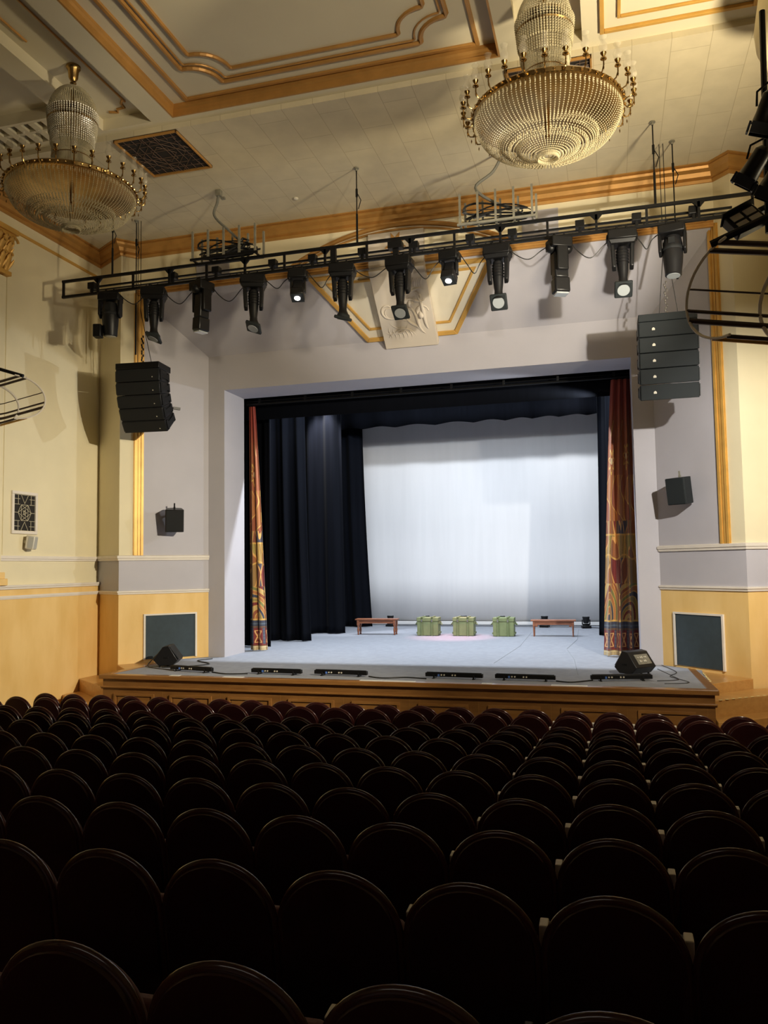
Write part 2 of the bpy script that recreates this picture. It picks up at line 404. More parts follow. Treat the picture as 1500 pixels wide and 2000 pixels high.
# arch moulding on the upper wall
mb = MB(); pts = []
for k in range(41):
    t = -1 + 2 * k / 40; x = t * 2.42; z = 10.03 - 4.6 + math.sqrt(4.6 ** 2 - x * x); pts.append((XC + x, YG - .03, z))
mb.tube(pts, .05, 8); mb.tube([(p[0], p[1], p[2] - .10) for p in pts], .022, 6)
struct('trim_17', mb, BRONZE)

# cartouche on the sloping soffit
def so(x, t, d=0.0):
    a = Vector((XC + x, YG, ZT)); b = Vector((XC + x, YI, ZI)); dr = (b - a)
    n = Vector((0, dr.z, -dr.y)).normalized()
    return a + dr * t + n * d
ct = thing('ceiling_cartouche', 'cream trapezoid plaster panel with double gold frame above the stage opening', 'wall panel', (0, 0, 0))
def slab(poly, d0, d1):
    mb = MB(); a = [so(x, t, d0) for x, t in poly]; b = [so(x, t, d1) for x, t in poly]; n = len(a)
    return mb._a(a + b, [tuple(range(n - 1, -1, -1)), tuple(range(n, 2 * n))] + [(i, (i + 1) % n, n + (i + 1) % n, n + i) for i in range(n)])
slab([(-1.98, .03), (1.98, .03), (1.01, .985), (-1.01, .985)], 0, .03).build('field', FIELD, ct, smooth=False)
def frame(poly, w_, d0, d1):
    mb = MB(); n = len(poly); c = Vector((sum(p[0] for p in poly) / n, sum(p[1] for p in poly) / n))
    inner = []
    for i in range(n):
        p = Vector(poly[i]); a = Vector(poly[i - 1]); b = Vector(poly[(i + 1) % n])
        sc_ = 1.74
        A = Vector((p.x, p.y * sc_)); e1 = (A - Vector((a.x, a.y * sc_))).normalized(); e2 = (Vector((b.x, b.y * sc_)) - A).normalized()
        n1 = Vector((-e1.y, e1.x)); n2 = Vector((-e2.y, e2.x)); mn = (n1 + n2).normalized(); mn /= mn.dot(n1)
        q = A + mn * w_; inner.append((q.x, q.y / sc_))
    for i in range(n):
        j = (i + 1) % n; q = [poly[i], poly[j], inner[j], inner[i]]
        a = [so(x, t, d0) for x, t in q]; b = [so(x, t, d1) for x, t in q]
        mb._a(a + b, [(3, 2, 1, 0), (4, 5, 6, 7)] + [(k, (k + 1) % 4, 4 + (k + 1) % 4, 4 + k) for k in range(4)])
    return mb
frame([(-1.98, .03), (1.98, .03), (1.01, .985), (-1.01, .985)], .10, .03, .07).build('gold_frame', GOLD, ct, smooth=False, bevel=.012)
frame([(-1.60, .13), (1.60, .13), (.90, .82), (-.90, .82)], .055, .03, .065).build('gold_frame', GOLD, ct, smooth=False, bevel=.01)
# relief slab with sculpted plaster
rs = thing('relief_panel', 'pale rectangular plaster relief slab with sculpted scrolls, hanging over the cartouche', 'relief', (0, 0, 0))
mb = slab([(-.585, -.0), (.585, -.0), (.585, 1.06), (-.585, 1.06)], .05, .20)
mb.bx(XC - .585, XC + .585, YG - .13, YG - .01, ZT - .05, ZT + .64)
mb.build('slab', RELIEF, rs, smooth=False, bevel=.008)
mb = MB()
def scroll(cx, ct_, r0, turns, a0, rad, sgn=1, sxx=1.0):
    pts = []; n = int(18 * turns)
    for k in range(n + 1):
        u = k / n; a = a0 + sgn * u * turns * 2 * PI; r = r0 * (1 - .8 * u); pts.append(so(cx + sxx * r * math.cos(a), ct_ + r * math.sin(a) / 1.74, .20))
    mb.tube(pts, [rad * (.5 + math.sin(PI * min(1, .15 + .85 * k / n))) * .8 for k in range(n + 1)], 7)
def stroke(p, rad):
    n = 20; pts = []
    for k in range(n + 1):
        u = k / n; q = [Vector(a) for a in p]
        while len(q) > 1: q = [q[i].lerp(q[i + 1], u) for i in range(len(q) - 1)]
        pts.append(so(q[0].x, q[0].y, .205))
    mb.tube(pts, [rad * (.25 + .75 * math.sin(PI * k / n)) for k in range(n + 1)], 8)
scroll(-.33, .52, .24, .75, PI * .35, .022); scroll(-.30, .55, .17, .8, PI * .5, .012); scroll(.02, .62, .20, 1.3, 0, .018, -1)
scroll(.28, .40, .17, 1.2, PI, .02); scroll(.36, .58, .15, 1.4, 0, .018, -1); scroll(.12, .30, .10, 1.1, .5, .014)
stroke([(-.1, .28), (.1, .45), (.3, .2), (.48, .30)], .03); stroke([(0, .42), (.2, .36), (.35, .5), (.5, .42)], .028)
stroke([(.30, .34), (.46, .5), (.35, .75), (.44, .82)], .04); stroke([(.12, .5), (.3, .62), (.18, .8), (.36, .88)], .035)
stroke([(-.05, .55), (.05, .8), (.2, .7), (.28, .86)], .03); stroke([(-.45, .9), (-.35, .78), (-.1, .92), (0, .74)], .024)
stroke([(-.5, .82), (-.3, .94), (-.25, .72), (-.05, .84)], .02); stroke([(-.38, .70), (-.2, .86), (.02, .72), (.14, .90)], .018)
for k in range(7): stroke([(.18 + .045 * k, .26), (.15 + .05 * k, .20), (.22 + .04 * k, .17), (.24 + .045 * k, .14)], .016)
for k in range(6): stroke([(-.42 + .09 * k, .76 + .02 * (k % 3)), (-.46 + .09 * k, .84), (-.36 + .09 * k, .84), (-.40 + .09 * k, .92)], .014)
mb.ball(so(.16, .46, .20), .07, 12, 8, (1, 1, 1.3)); mb.ball(so(.34, .62, .20), .065, 12, 8, (1, 1, 1.4))
mb.build('sculpted_relief', RELIEF, rs, sharp=60)
# star on the upper wall
mb = MB(); P = []
for k in range(16):
    a = PI / 8 * k + PI / 8; r = .24 if k % 2 == 0 else .115; P.append((XC - .0 + r * math.cos(a), YG - .13, 9.60 + r * math.sin(a) * 1.0))
mb.prism(P, (0, -.035, 0)); tag(mb.build('plaster_star', BRONZE, None, smooth=False), 'orange eight-pointed star on the wall behind the lighting bar', 'ornament')
# two grey junction panels high on the upper wall
for lab, x0, x1, z0, z1 in (('plain grey access panel high on the wall behind the left cable cradle', -8.55, -7.75, 9.35, 9.80), ('plain grey access panel high on the wall behind the right cable cradle', -1.45, -.75, 9.35, 9.95)):
    mb = MB(); mb.bx(x0, x1, YG - .02, YG, z0, z1); tag(mb.build('access_panel', GREY, None, smooth=False, bevel=.005), lab, 'panel')

# ---------------------------------------------------------------- ceiling
ZB, ZC = 10.44, 10.635; YT, YE = 11.415, 11.263
mb = MB(); mb.bx(XL - .3, XR + .3, YT, 16.2, H, ZB + .4); struct('ceiling', mb, TILE, smooth=False)
mb = MB(); mb.bx(XL - .3, XR + .3, YB, YT, ZC, ZC + .3); struct('ceiling_coffers', mb, CEILP, smooth=False)
# beam grid between coffers
mb = MB()
mb.bx(XL, XR, YE, YT - .001, ZB, ZC + .05)
co = [(-6.67 + .0, -1.30), (-7.98, -7.06), (-1.02, -.14), (XL + .1, -8.36), (.38, XR - .1)]
edges = sorted([c for c in co])
xs = [XL] + [v for c in edges for v in c] + [XR]
for i in range(0, len(xs), 2): mb.bx(xs[i], xs[i + 1], YB, YE, ZB, ZC + .05)
mb.bx(.38, XR, YB, YE, ZB, ZC + .05)
struct('ceiling_beams', mb, CEILP, smooth=False)
# wide gold cove inside the central coffer
mb = sweep([(-1.30, YB + .1, ZB), (-1.30, YE, ZB), (-6.67, YE, ZB), (-6.67, YB + .1, ZB)][::-1], [(0, 0), (.03, .0), (.035, .05), (.02, .06), (.03, .11), (.055, .14), (.06, .195), (0, .195)])
struct('trim_18', mb, BRONZE, smooth=False)
def rectframe(x0, x1, y1, z, wd, th, m_, nm, y0=YB + .5):
    mb = MB(); mb.bx(x0, x0 + wd, y0, y1, z - th, z); mb.bx(x1 - wd, x1, y0, y1, z - th, z); mb.bx(x0 + wd, x1 - wd, y1 - wd, y1, z - th, z)
    return struct(nm, mb, m_, smooth=False, bevel=.008)
rectframe(-6.36, -1.58, 11.15, ZC, .06, .04, BRONZE, 'trim_19')
# scalloped double frame
def scal(off, nm, r):
    x0, x1, y1 = -6.02 + off, -1.92 - off, 10.86 - off
    c = .50; pts = [(x0, YB + 1, ZC - .02)]
    pts.append((x0, y1 - c, ZC - .02)); 
    for k in range(9):   # convex bite corner centred on the rectangle corner
        a = -PI / 2 + PI / 2 * k / 8
        pts.append((x0 + (c - .05) * math.cos(a) * .98 + .02, y1 + (c - .05) * math.sin(a) * .98 - .02, ZC - .02))
    pts.append((x0 + c, y1, ZC - .02))
    q = [(-3.97 * 2 - 0 - p[0], p[1], p[2]) for p in pts][::-1]
    mb = MB(); mb.tube(pts + q, r, 6); struct(nm, mb, BRONZE, smooth=False)
scal(0, 'trim_20', .035); scal(.08, 'trim_21', .015); scal(.27, 'trim_22', .03)
# right panel double gold frame on the ceiling
rectframe(.10, 2.12, 11.12, ZB, .06, .045, GOLD, 'trim_23'); rectframe(.33, 1.88, 10.86, ZB, .045, .035, GOLD, 'trim_24')
# narrow bay frames
for (x0, x1, i) in ((-7.80, -7.32, 25), (-.92, -.32, 26)):
    mb = MB(); c = .16; xm = (x0 + x1) / 2; Y1 = 11.13; z = ZC - .01
    mb.tube([(x0, YB + 1, z), (x0, 9.2, z)], .018, 6); mb.tube([(x1, YB + 1, z), (x1, 10.9, z)], .018, 6)
    mb.tube([(x0 + .06, Y1 - .05, z), (x0 + .2, Y1, z), (xm, Y1 - .08, z), (x1 - .1, Y1 - .09, z), (x1 - .09, Y1 - .2, z), (x1, Y1 - .3, z)], .022, 6)
    struct('trim_%d' % i, mb, BRONZE, smooth=False)
# dentil lattice left end of the outer coffer
mb = MB()
for i in range(9):
    x = -10.6 + .26 * i; mb.bx(x, x + .12, 10.72, YE, ZB, ZC)
mb.bx(-10.8, -8.4, 10.94, 11.0, ZB + .002, ZC); mb.bx(-10.8, -8.4, 10.66, 10.72, ZB + .002, ZC)
struct('ceiling_dentils', mb, CEILP, smooth=False)
# ceiling vents
def grille(lab, x0, x1, y0, y1):
    g = thing('ceiling_vent', lab, 'vent', ((x0 + x1) / 2, (y0 + y1) / 2, H)); a = (x1 - x0) / 2; b = (y1 - y0) / 2
    m2 = MB(); m2.bx(-a, a, -b, b, -.012, -.002); m2.build('backing', DARKVOID, g, smooth=False)  # flat dark sheet stands in for the shade of an open hole
    m2 = MB(); w_ = .028
    for q in ((-a, a, -b, -b + w_), (-a, a, b - w_, b), (-a, -a + w_, -b, b), (a - w_, a, -b, b)): m2.bx(*q, -.05, 0)
    m2.build('frame', BRONZE, g, smooth=False, bevel=.006)
    m2 = MB()
    def bar(p, q): m2.tube([(p[0] * a, p[1] * b, -.025), (q[0] * a, q[1] * b, -.018)], .006, 4)
    for k in range(1, 8):
        u = -1 + k / 4
        for lo, hi in ((-1, -.62), (.62, 1)): bar((u, lo), (u, hi)); bar((lo, u), (hi, u))
    for r in (.28, .5, .72):
        bar((-r, -r), (r, -r)); bar((r, -r), (r, r)); bar((r, r), (-r, r)); bar((-r, r), (-r, -r))
    for r in (.4, .7, 1.0): bar((-r, 0), (0, r)); bar((0, r), (r, 0)); bar((r, 0), (0, -r)); bar((0, -r), (-r, 0))
    for r in (.18,): bar((-1, r), (1, r)); bar((-1, -r), (1, -r)); bar((r, -1), (r, 1)); bar((-r, -1), (-r, 1))
    m2.build('lattice', mat('vent_lattice', (.11, .07, .05), .5), g, smooth=False)
grille('square dark lattice ceiling vent beside the left chandelier', -7.90, -6.70, 11.43, 12.70)
grille('square dark lattice ceiling vent behind the right chandelier', -1.25, -.02, 11.43, 12.0)

# ---------------------------------------------------------------- stage
mb = MB()
mb._a([(XC - HS + .05, YS + .05, DZ - .02), (XC + HS - .05, YS + .05, DZ - .02), (XC + HI + .62, 16.0, DZ - .02), (XC + 7.8, 17.8, DZ - .02), (XC + 7.8, 27.6, DZ - .02), (XC - 7.8, 27.6, DZ - .02), (XC - 7.8, 17.8, DZ - .02), (XC - HI - .62, 16.0, DZ - .02)], [tuple(range(8))])
k = [(x, y, .0) for x, y, z in mb.v]; n = len(k); mb._a([(x, y, DZ) for x, y, z in mb.v[:8]], [tuple(range(8))])
mb.f += [(i, (i + 1) % 8, 8 + (i + 1) % 8, 8 + i) for i in range(8)]
deck = mb
stg = thing('stage', 'raised stage with grey carpet deck and panelled wooden front', 'stage', (0, 0, 0))
deck.build('deck', DECK, stg, smooth=False)
# wooden edging (lip) round the apron
mb = MB()
mb.bx(XC - HS, XC + HS, YS, YS + .17, DZ - .07, DZ + .012)
for s in (-1, 1):
    P = [(sx(s, HS), YS + .17, DZ - .07), (sx(s, HS - .16), YS + .17, DZ - .07), (sx(s, HS - .22), 16.25, DZ - .07), (sx(s, HS - .10), 16.25, DZ - .07)]
    mb.prism(P, (0, 0, .082))
mb.build('edging', STAGETRIM, stg, smooth=False, bevel=.012)
mb = MB(); mb.bx(XC - HS + .06, XC + HS - .06, YS + .06, YS + .3, 0, DZ - .07)
for s in (-1, 1): mb.bx(sx(s, HS - .06), sx(s, HS - .2), YS + .3, 15.3, 0, DZ - .07)
mb.build('front_board', STAGEWOOD, stg, smooth=False)
mb = MB()
mb.bx(XC - HS + .30, XC + HS - .30, YS + .03, YS + .06, .955, .975); mb.bx(XC - HS + .03, XC + HS - .03, YS + .01, YS + .06, .815, .845); mb.bx(XC - HS + .03, XC + HS - .03, YS + .035, YS + .06, .79, .815)
mb.build('rail', STAGETRIM, stg, smooth=False, bevel=.006)
for i in range(9):
    x0 = -8.19 + 1.197 * (i - 1); x1 = x0 + 1.197
    x0 = max(x0, XC - HS + .1); x1 = min(x1, XC + HS - .12)
    a, b = x0 + .16, x1 - .17; m2 = MB(); y = YS + .06
    for q in ((a, b, .665, .71), (a, b, .12, .17), (a, a + .05, .17, .665), (b - .05, b, .17, .665)): m2.bx(q[0], q[1], y - .03, y, q[2], q[3])
    m2.bx(a + .07, b - .07, y - .008, y, .19, .645)
    m2.bx(x1 - .004, x1 + .004, y - .002, y, .03, .79)
    m2.build('raised_panel', STAGETRIM, stg, smooth=False, bevel=.008)
# pale tape marks on the edging
for q in ((-4.3, -3.3), (-2.15, -1.98), (-1.0, -.42), (-8.05, -7.85), (-6.95, -6.55)):
    m2 = MB(); m2.bx(q[0], q[1], YS + .05, YS + .16, DZ + .012, DZ + .016)
    m2.build('tape_mark', mat('white_tape', (.75, .74, .68), .5), stg, smooth=False)
# thin tape seams across the carpet
for pts in ([(-1.0, 25.2), (-.9, 22.0), (-1.05, 19.5), (-.8, 17.5), (-.62, 15.0)], [(-2.3, 24.0), (-2.2, 20.0), (-2.35, 16.5)]):
    m2 = MB(); m2.tube([(x, y, DZ + .002) for x, y in pts], .008, 4); m2.build('seam', mat('seam_line', (.30, .32, .36), .8), stg, smooth=False)
# ledge between side walls and stage + steps at both corners
for s in (-1, 1):
    st = thing('side_steps', 'orange wooden corner landing and steps at the %s end of the stage' % SIDE[s], 'steps', (0, 0, 0))
    def q3(h, y): return (sx(s, h), y)
    def pl(P, z0, z1, nm, m_):
        m2 = MB(); m2.prism([(x, y, z0) for x, y in P], (0, 0, z1 - z0)); m2.build(nm, m_, st, smooth=False, bevel=.008)
    pl([q3(HS - .12, 16.2), q3(HS - .02, 14.4), q3(HO + .02, 15.18), q3(HI + .02, 16.70)], .0, DZ - .02, 'landing', STEPWOOD)
    pl([q3(HS - .055, 14.35), q3(HS - .055, 13.75), q3(HW - .08, 15.0), q3(HW - .08, 15.6), q3(HO, 15.14)], .0, (.86 if s > 0 else .74), 'step', STEPWOOD)
    pl([q3(HS - .055, 13.75), q3(HS - .055, 13.3), q3(HW - .08, 14.45), q3(HW - .08, 15.0)], .0, (.60 if s > 0 else .48), 'step', STEPWOOD)
    pl([q3(HS - .055, 13.3), q3(HS - .055, 12.95), q3(HW - .08, 13.95), q3(HW - .08, 14.45)], .0, (.34 if s > 0 else .24), 'step', STEPWOOD)
    if s > 0:
        m2 = MB()
        for k in range(14):
            u = k / 14; x = sx(1, HS + .05 + u * (HW - HS - .15)); y = 13.80 + u * (1.23) ; m2.box((x, y + .02, .863), (.06, .03, .006), (0, 0, .65))
        for k in range(6):
            m2.box((sx(1, HS - .02), 14.5 + .2 * k, DZ + .015), (.03, .09, .006))
        m2.build('edge_tape', mat('yellow_tape', (.8, .7, .35), .5), st, smooth=False)

# ---------------------------------------------------------------- cloths on stage
def drape(x0b, x1b, x0t, x1t, Y, z0, z1, folds, amp, flare=0, ph=0.0, nu=120, nv=40, hem=0.0):
    mb = MB()
    def fn(u, v):
        xb = x0b + (x1b - x0b) * u; xt = x0t + (x1t - x0t) * u
        e = (1 - v) ** 2.2
        x = xt + (xb - xt) * e
        a = amp * (.55 + .45 * (1 - v))
        y = Y + a * math.sin(2 * PI * folds * u + ph + .5 * math.sin(5 * u + 2 * v)) + .35 * a * math.sin(2 * PI * folds * 2.3 * u + 1 + v)
        z = z0 + (z1 - z0) * v
        if v < .01: z += hem * math.sin(2 * PI * folds * u * 1.4)
        return (x, y, z)
    return mb.grid(fn, nu, nv)
def cloth(name, mb, m_, lab, cat, group=None, thick=.01):
    o = mb.build(name, m_, None, sharp=180, fixn=False)
    so_ = o.modifiers.new('thickness', 'SOLIDIFY'); so_.thickness = thick
    return tag(o, lab, cat, group)
# cyclorama
mb = MB(); mb.grid(lambda u, v: (XC - 5.0 + 10.0 * u, 26.9 + .012 * math.sin(44 * u) + .01 * math.sin(17 * u + 1), DZ + .005 + 9.4 * v), 200, 6)
cloth('cyclorama', mb, CYC, 'large white cloth hanging across the back of the stage', 'backdrop')
mb = MB(); mb.bx(XC - 4.9, XC + 4.9, 26.78, 26.84, DZ + .02, DZ + .13); tag(mb.build('batten', mat('white_batten', (.7, .7, .7), .6), None, smooth=False, bevel=.01), 'long white batten lying along the foot of the backdrop', 'batten')
for i, (Y, hb, ht, fo) in enumerate(((19.0, 4.36, 4.36, 5), (20.58, 3.90, 4.07, 5), (23.0, 3.78, 3.83, 4), (25.7, 3.72, 3.98, 4))):
    nth = ('front', 'second', 'third', 'rearmost')[i]
    for s in (-1, 1):
        hb2 = hb if s < 0 else (4.2, 3.92, 3.63, 3.72)[i]; ht2 = ht if s < 0 else (4.25, 4.0, 3.78, 3.9)[i]
        far = 6.4
        mb = drape(sx(s, far), sx(s, hb2), sx(s, far), sx(s, ht2), Y, DZ + .02, 10.2, fo, .10, ph=i, hem=.0)
        cloth('side_curtain', mb, VELVET, 'black velvet side curtain, %s one on the %s of the stage' % (nth, SIDE[s]), 'curtain', 'black side curtains of the stage')
for i, (Y, z0, z1, lab) in enumerate(((18.45, 6.80, 10.58, 'flat black border cloth right behind the top of the stage opening'), (21.9, 8.15, 10.58, 'second black border cloth across the top of the stage'), (25.4, 7.69, 10.58, 'rear dark pleated border cloth with wavy hem in front of the white backdrop'))):
    def fn(u, v, Y=Y, z0=z0, z1=z1, i=i):
        x = XC - 5.6 + 11.2 * u; z = z0 + (z1 - z0) * v
        if i == 2 and v < .01: z += .05 * abs(math.sin(34 * u + math.sin(9 * u))) - .03
        if i == 0: z += 0
        return (x, Y + (.0 if i == 0 else .06) * math.sin(70 * u + 2 * math.sin(8 * u)), z)
    mb = MB(); mb.grid(fn, 260, 8); cloth('stage_border', mb, VELVET, lab, 'curtain', 'black border cloths')
mb = MB(); mb.tube([(XC - HR - .02, 17.95, 7.10), (XC + HR + .02, 17.95, 7.10)], .03, 8); mb.tube([(XC - HR - .02, 17.95, 7.17), (XC + HR + .02, 17.95, 7.17)], .012, 6)
for k in range(8): mb.box((XC - 4.2 + 1.2 * k, 17.95, 7.15), (.05, .05, .14))
tag(mb.build('curtain_track', BLACK, None), 'thin black curtain track along the top of the stage opening', 'curtain track')

# embroidered house curtains with pattern colours on a dense mesh
def pattern(u, z, L):
    """u metres along the cloth, z metres above the hem, L cloth width"""
    gold = (.70, .42, .10); cream = (.72, .58, .32); burg = (.20, .022, .018); red = (.33, .045, .025); navy = (.045, .05, .085); green = (.27, .27, .07); orange = (.46, .17, .05); brown = (.20, .09, .03)
    def near(a, b, t): return abs(a - b) < t
    p = .34; q = (u / p) % 1
    if z < .10: return cream if (math.sin(u * 160) > -.6 or z > .07) else brown
    if z < .12 or near(z, .56, .012): return brown
    if z < .54:
        zz = (z - .33) / .15; xx = (q - .5) / .28
        if abs(zz) < 1 and abs(xx) < 1:
            if abs(abs(xx) - abs(zz)) < .22 or (abs(zz) > .86): return (.80, .45, .16)
        if (q < .12 or q > .88) and z > .15: return navy if int(z * 60) % 2 else (.12, .13, .17)
        return burg
    if z < .72: return navy if not near(z, .64, .018) else (.10, .14, .18)
    if z < .76: return gold
    if z < 1.55:   # arched rays
        cx = .55 + .1 * math.sin(z * 3); d = math.hypot((u % 1.1) - cx, (z - .72) * (.75 + .3 * math.sin(u * 2.3)))
        k = d / .09; b = int(k)
        if k - b < .2: return gold
        return ((.22, .21, .06), orange, (.30, .08, .03), (.60, .40, .14), burg, (.34, .24, .06), navy, orange)[(b + int(u * 1.9) * 2) % 8]
    if z < 2.9:   # city blocks and crossing ribbons
        wz = .28 * math.sin(u * 5 + z * 1.3) + .12 * math.sin(u * 13 - z * 4)
        a = (u * 1.5 + z * .7 + wz); b2 = (u * 1.9 - z * .8 + wz * .6)
        if abs((a * 1.2) % 1 - .5) < .055 or abs((b2 * 1.0) % 1 - .5) < .05: return (.78, .42, .12)
        if near(z + .05 * math.sin(u * 6), 2.12, .02) or near(z, 2.6, .018): return gold
        bl = int(a * 1.2 + .5) + int(b2 * 1.0 + .5)
        if z > 2.1 and z < 2.6: return ((.40, .30, .07), (.50, .30, .07), (.38, .13, .04))[bl % 3] if abs((u * 6 + z) % 1 - .5) > .07 else brown
        return (burg, (.40, .14, .04), (.36, .20, .06), (.26, .08, .035), (.07, .06, .09))[bl % 5]
    if z < 3.9:   # scrolls
        a = math.sin(u * 9 + 2.2 * math.sin(z * 3.1)) + .8 * math.sin(z * 7 + u * 4)
        if abs(a) < .17: return gold
        return orange if a > 0 else (.34, .09, .035)
    if z < 4.75:
        for (cu, cz) in ((.55, 4.3), (1.7, 4.2), (2.6, 4.35)):
            d = math.hypot(u - cu, (z - cz) * .8); th = math.atan2(z - cz, u - cu)
            if d < .06: return cream
            if abs(d - .17 - .05 * math.sin(7 * th)) < .03: return gold
        return (.38, .11, .04)
    a = math.sin(u * 4 + 1.8 * z)
    if z < 5.1 and abs(a) < .12: return (.5, .28, .09)
    f = min(1, (z - 4.75) / .8)
    return tuple(x + (y - x) * f for x, y in zip((.38, .11, .04), red))
CM = bpy.data.materials.new('embroidered_velvet'); CM.use_nodes = True
_b = CM.node_tree.nodes['Principled BSDF']; _a = CM.node_tree.nodes.new('ShaderNodeAttribute'); _a.attribute_name = 'pattern'
CM.node_tree.links.new(_a.outputs['Color'], _b.inputs['Base Color']); _b.inputs['Roughness'].default_value = .7; _b.inputs['Sheen Weight'].default_value = .3
def house_curtain(s, xo, xib, xit, Yc, folds, amp, lab, L):
    nu, nv = 220, 620; z0, z1 = DZ + .02, 7.08
    mb = MB()
    def fn(u, v):
        e = (1 - v) ** .85
        xi = xit + (xib - xit) * e
        a = amp * (.25 + .75 * e)
        x = xo + (xi - xo) * u + .03 * math.cos(2 * PI * folds * u) * e
        y = Yc + a * math.sin(2 * PI * folds * u) * (1 - .3 * u)
        return (x, y, z0 + (z1 - z0) * v)
    mb.grid(fn, nu, nv)
    me_o = mb.build('house_curtain', CM, None, sharp=180, fixn=False)
    me = me_o.data; ca = me.color_attributes.new('pattern', 'FLOAT_COLOR', 'POINT')
    buf = []
    for j in range(nv + 1):
        for i in range(nu + 1): buf += [*pattern(i / nu * L, (z1 - z0) * j / nv, L), 1.0]
    ca.data.foreach_set('color', buf)
    so_ = me_o.modifiers.new('thickness', 'SOLIDIFY'); so_.thickness = .012
    return tag(me_o, lab, 'curtain', 'embroidered house curtains')
house_curtain(-1, XC - HR - .03, -8.09, -8.40, 18.12, 2.4, .10, 'embroidered red and gold house curtain gathered at the left of the stage', 1.25)
house_curtain(1, XC + HR + .02, -.20, .15, 18.10, 3.2, .13, 'embroidered red and gold house curtain gathered at the right of the stage', 2.0)

# ---------------------------------------------------------------- props on stage
def bench(lab, x0, x1, y, h, style):
    b = thing('wooden_bench', lab, 'bench', ((x0 + x1) / 2, y, DZ), R(2), 'wooden benches on the stage'); L = x1 - x0
    m2 = MB(); m2.box((0, 0, h - .018), (L, .34, .036)); m2.build('seat', BENCHW, b, bevel=.006)
    m2 = MB(); m2.box((0, -.13, h - .085), (L - .12, .02, .10)); m2.box((0, .13, h - .085), (L - .12, .02, .10)); m2.box((-L / 2 + .08, 0, h - .085), (.02, .24, .10)); m2.box((L / 2 - .08, 0, h - .085), (.02, .24, .10))
    if style: m2.box((-L / 2 + .14, -.13, h - .15), (.10, .02, .05), (0, R(35), 0)); m2.box((L / 2 - .14, -.13, h - .15), (.10, .02, .05), (0, R(-35), 0))
    m2.build('apron', BENCHW, b, bevel=.004)
    for i in (-1, 1):
        for j in (-1, 1):
            c = (i * (L / 2 - .085), j * .125, 0)
            pr = [(.022, 0), (.03, .02), (.022, .05), (.028, .08), (.036, .14), (.030, .19), (.022, .22), (.034, .25), (.034, .27), (.026, .29)] if not style else [(.016, 0), (.018, .06), (.022, .16), (.026, .28)]
            m2 = MB(); m2.lathe(pr, c, 12); m2.box((c[0], c[1], (.28 + h - .035) / 2), (.07 if not style else .055, .07 if not style else .055, h - .035 - .28)); m2.build('leg', BENCHW, b, bevel=.003)
bench('brown wooden bench with four turned legs at left of the green crates', -7.33, -6.06, 22.92, .47, 0)
bench('plain thin-legged wooden bench at right of the green crates', -2.19, -.96, 22.88, .46, 1)
def crate(lab, x0, x1, y, h):
    c = thing('wooden_crate', lab, 'crate', ((x0 + x1) / 2, y, DZ), R(1), 'green crates on the stage'); L = x1 - x0; D = .42
    m2 = MB(); m2.box((0, 0, h * .42), (L - .06, D, h * .80)); m2.build('body', CRATEG, c, bevel=.008)
    m2 = MB(); m2.box((0, 0, h - .05), (L - .04, D + .03, .10)); m2.build('lid', CRATEG, c, bevel=.008)
    for xx in (-L * .24, L * .20):
        m2 = MB(); m2.box((xx, -D / 2 - .02, h * .47), (.055, .028, h * .93)); m2.box((xx, 0, h + .012), (.055, D + .08, .024)); m2.box((xx, D / 2 + .02, h * .47), (.055, .028, h * .93)); m2.build('batten', CRATED, c, bevel=.004)
    for s in (-1, 1):
        m2 = MB(); m2.box((s * (L / 2 - .015), 0, h * .70), (.03, D * .8, .06)); m2.box((s * (L / 2 - .015), 0, h * .16), (.03, D * .8, .05)); m2.tube([(s * L / 2, -.12, h * .7), (s * (L / 2 + .04), -.08, h * .62), (s * (L / 2 + .05), 0, h * .59), (s * (L / 2 + .04), .08, h * .62), (s * L / 2, .12, h * .7)], .012, 6); m2.build('handle', CRATED, c)
    for xx in (-L * .24, L * .20):
        m2 = MB(); m2.box((xx, -D / 2 - .042, h * .84), (.035, .012, .07)); m2.build('latch', STEEL, c)
crate('green wooden crate with straps, the left of the three on stage', -5.45, -4.78, 22.85, .52)
crate('green wooden crate with straps, the middle of the three on stage', -4.41, -3.76, 22.90, .52)
crate('green wooden crate with straps, the right of the three on stage', -3.26, -2.62, 22.85, .52)

# moving-head lights on the floor at the backdrop
mh = thing('floor_moving_head', 'small black moving-head light on the floor behind the left bench', 'stage light', (-7.16, 26.1, DZ), 0, 'small moving heads along the backdrop')
m2 = MB(); m2.box((0, 0, .04), (.28, .26, .08)); m2.box((0, 0, .085), (.2, .2, .03)); m2.build('base', BLACK, mh, bevel=.015)
m2 = MB(); m2.box((0, 0, .12), (.22, .10, .04)); m2.box((-.115, 0, .19), (.025, .09, .16)); m2.box((.115, 0, .19), (.025, .09, .16)); m2.build('yoke', BLACK, mh, bevel=.012)
m2 = MB(); m2.lathe([(.05, -.10), (.085, -.08), (.095, 0), (.11, .07), (.115, .10), (.10, .11)], (0, 0, .25), 20); m2.build('head', GRILLE, mh)
m2 = MB(); m2.cyl((0, 0, .355), (0, 0, .365), .09, n=20); m2.build('lens', LENS, mh)
for x, y, wh in ((-5.93, 26.1, 'the left green crate'), (-4.68, 26.1, 'the middle green crate'), (-3.43, 26.1, 'the right green crate'), (-2.07, 26.1, 'the right bench')):
    dup(mh, (x, y, DZ), .1 * x, 'small black moving-head light on the floor behind ' + wh)
dup(mh, (-.78, 25.85, DZ), .2, 'small black moving-head light standing alone at the right foot of the backdrop')
mb = MB(); mb.tube([(-7.1, 26.3, DZ + .01), (-5, 26.35, DZ + .01), (-3, 26.3, DZ + .01), (-1, 26.2, DZ + .01), (-.5, 25.9, DZ + .01), (0, 25.3, DZ + .01)], .012, 6)
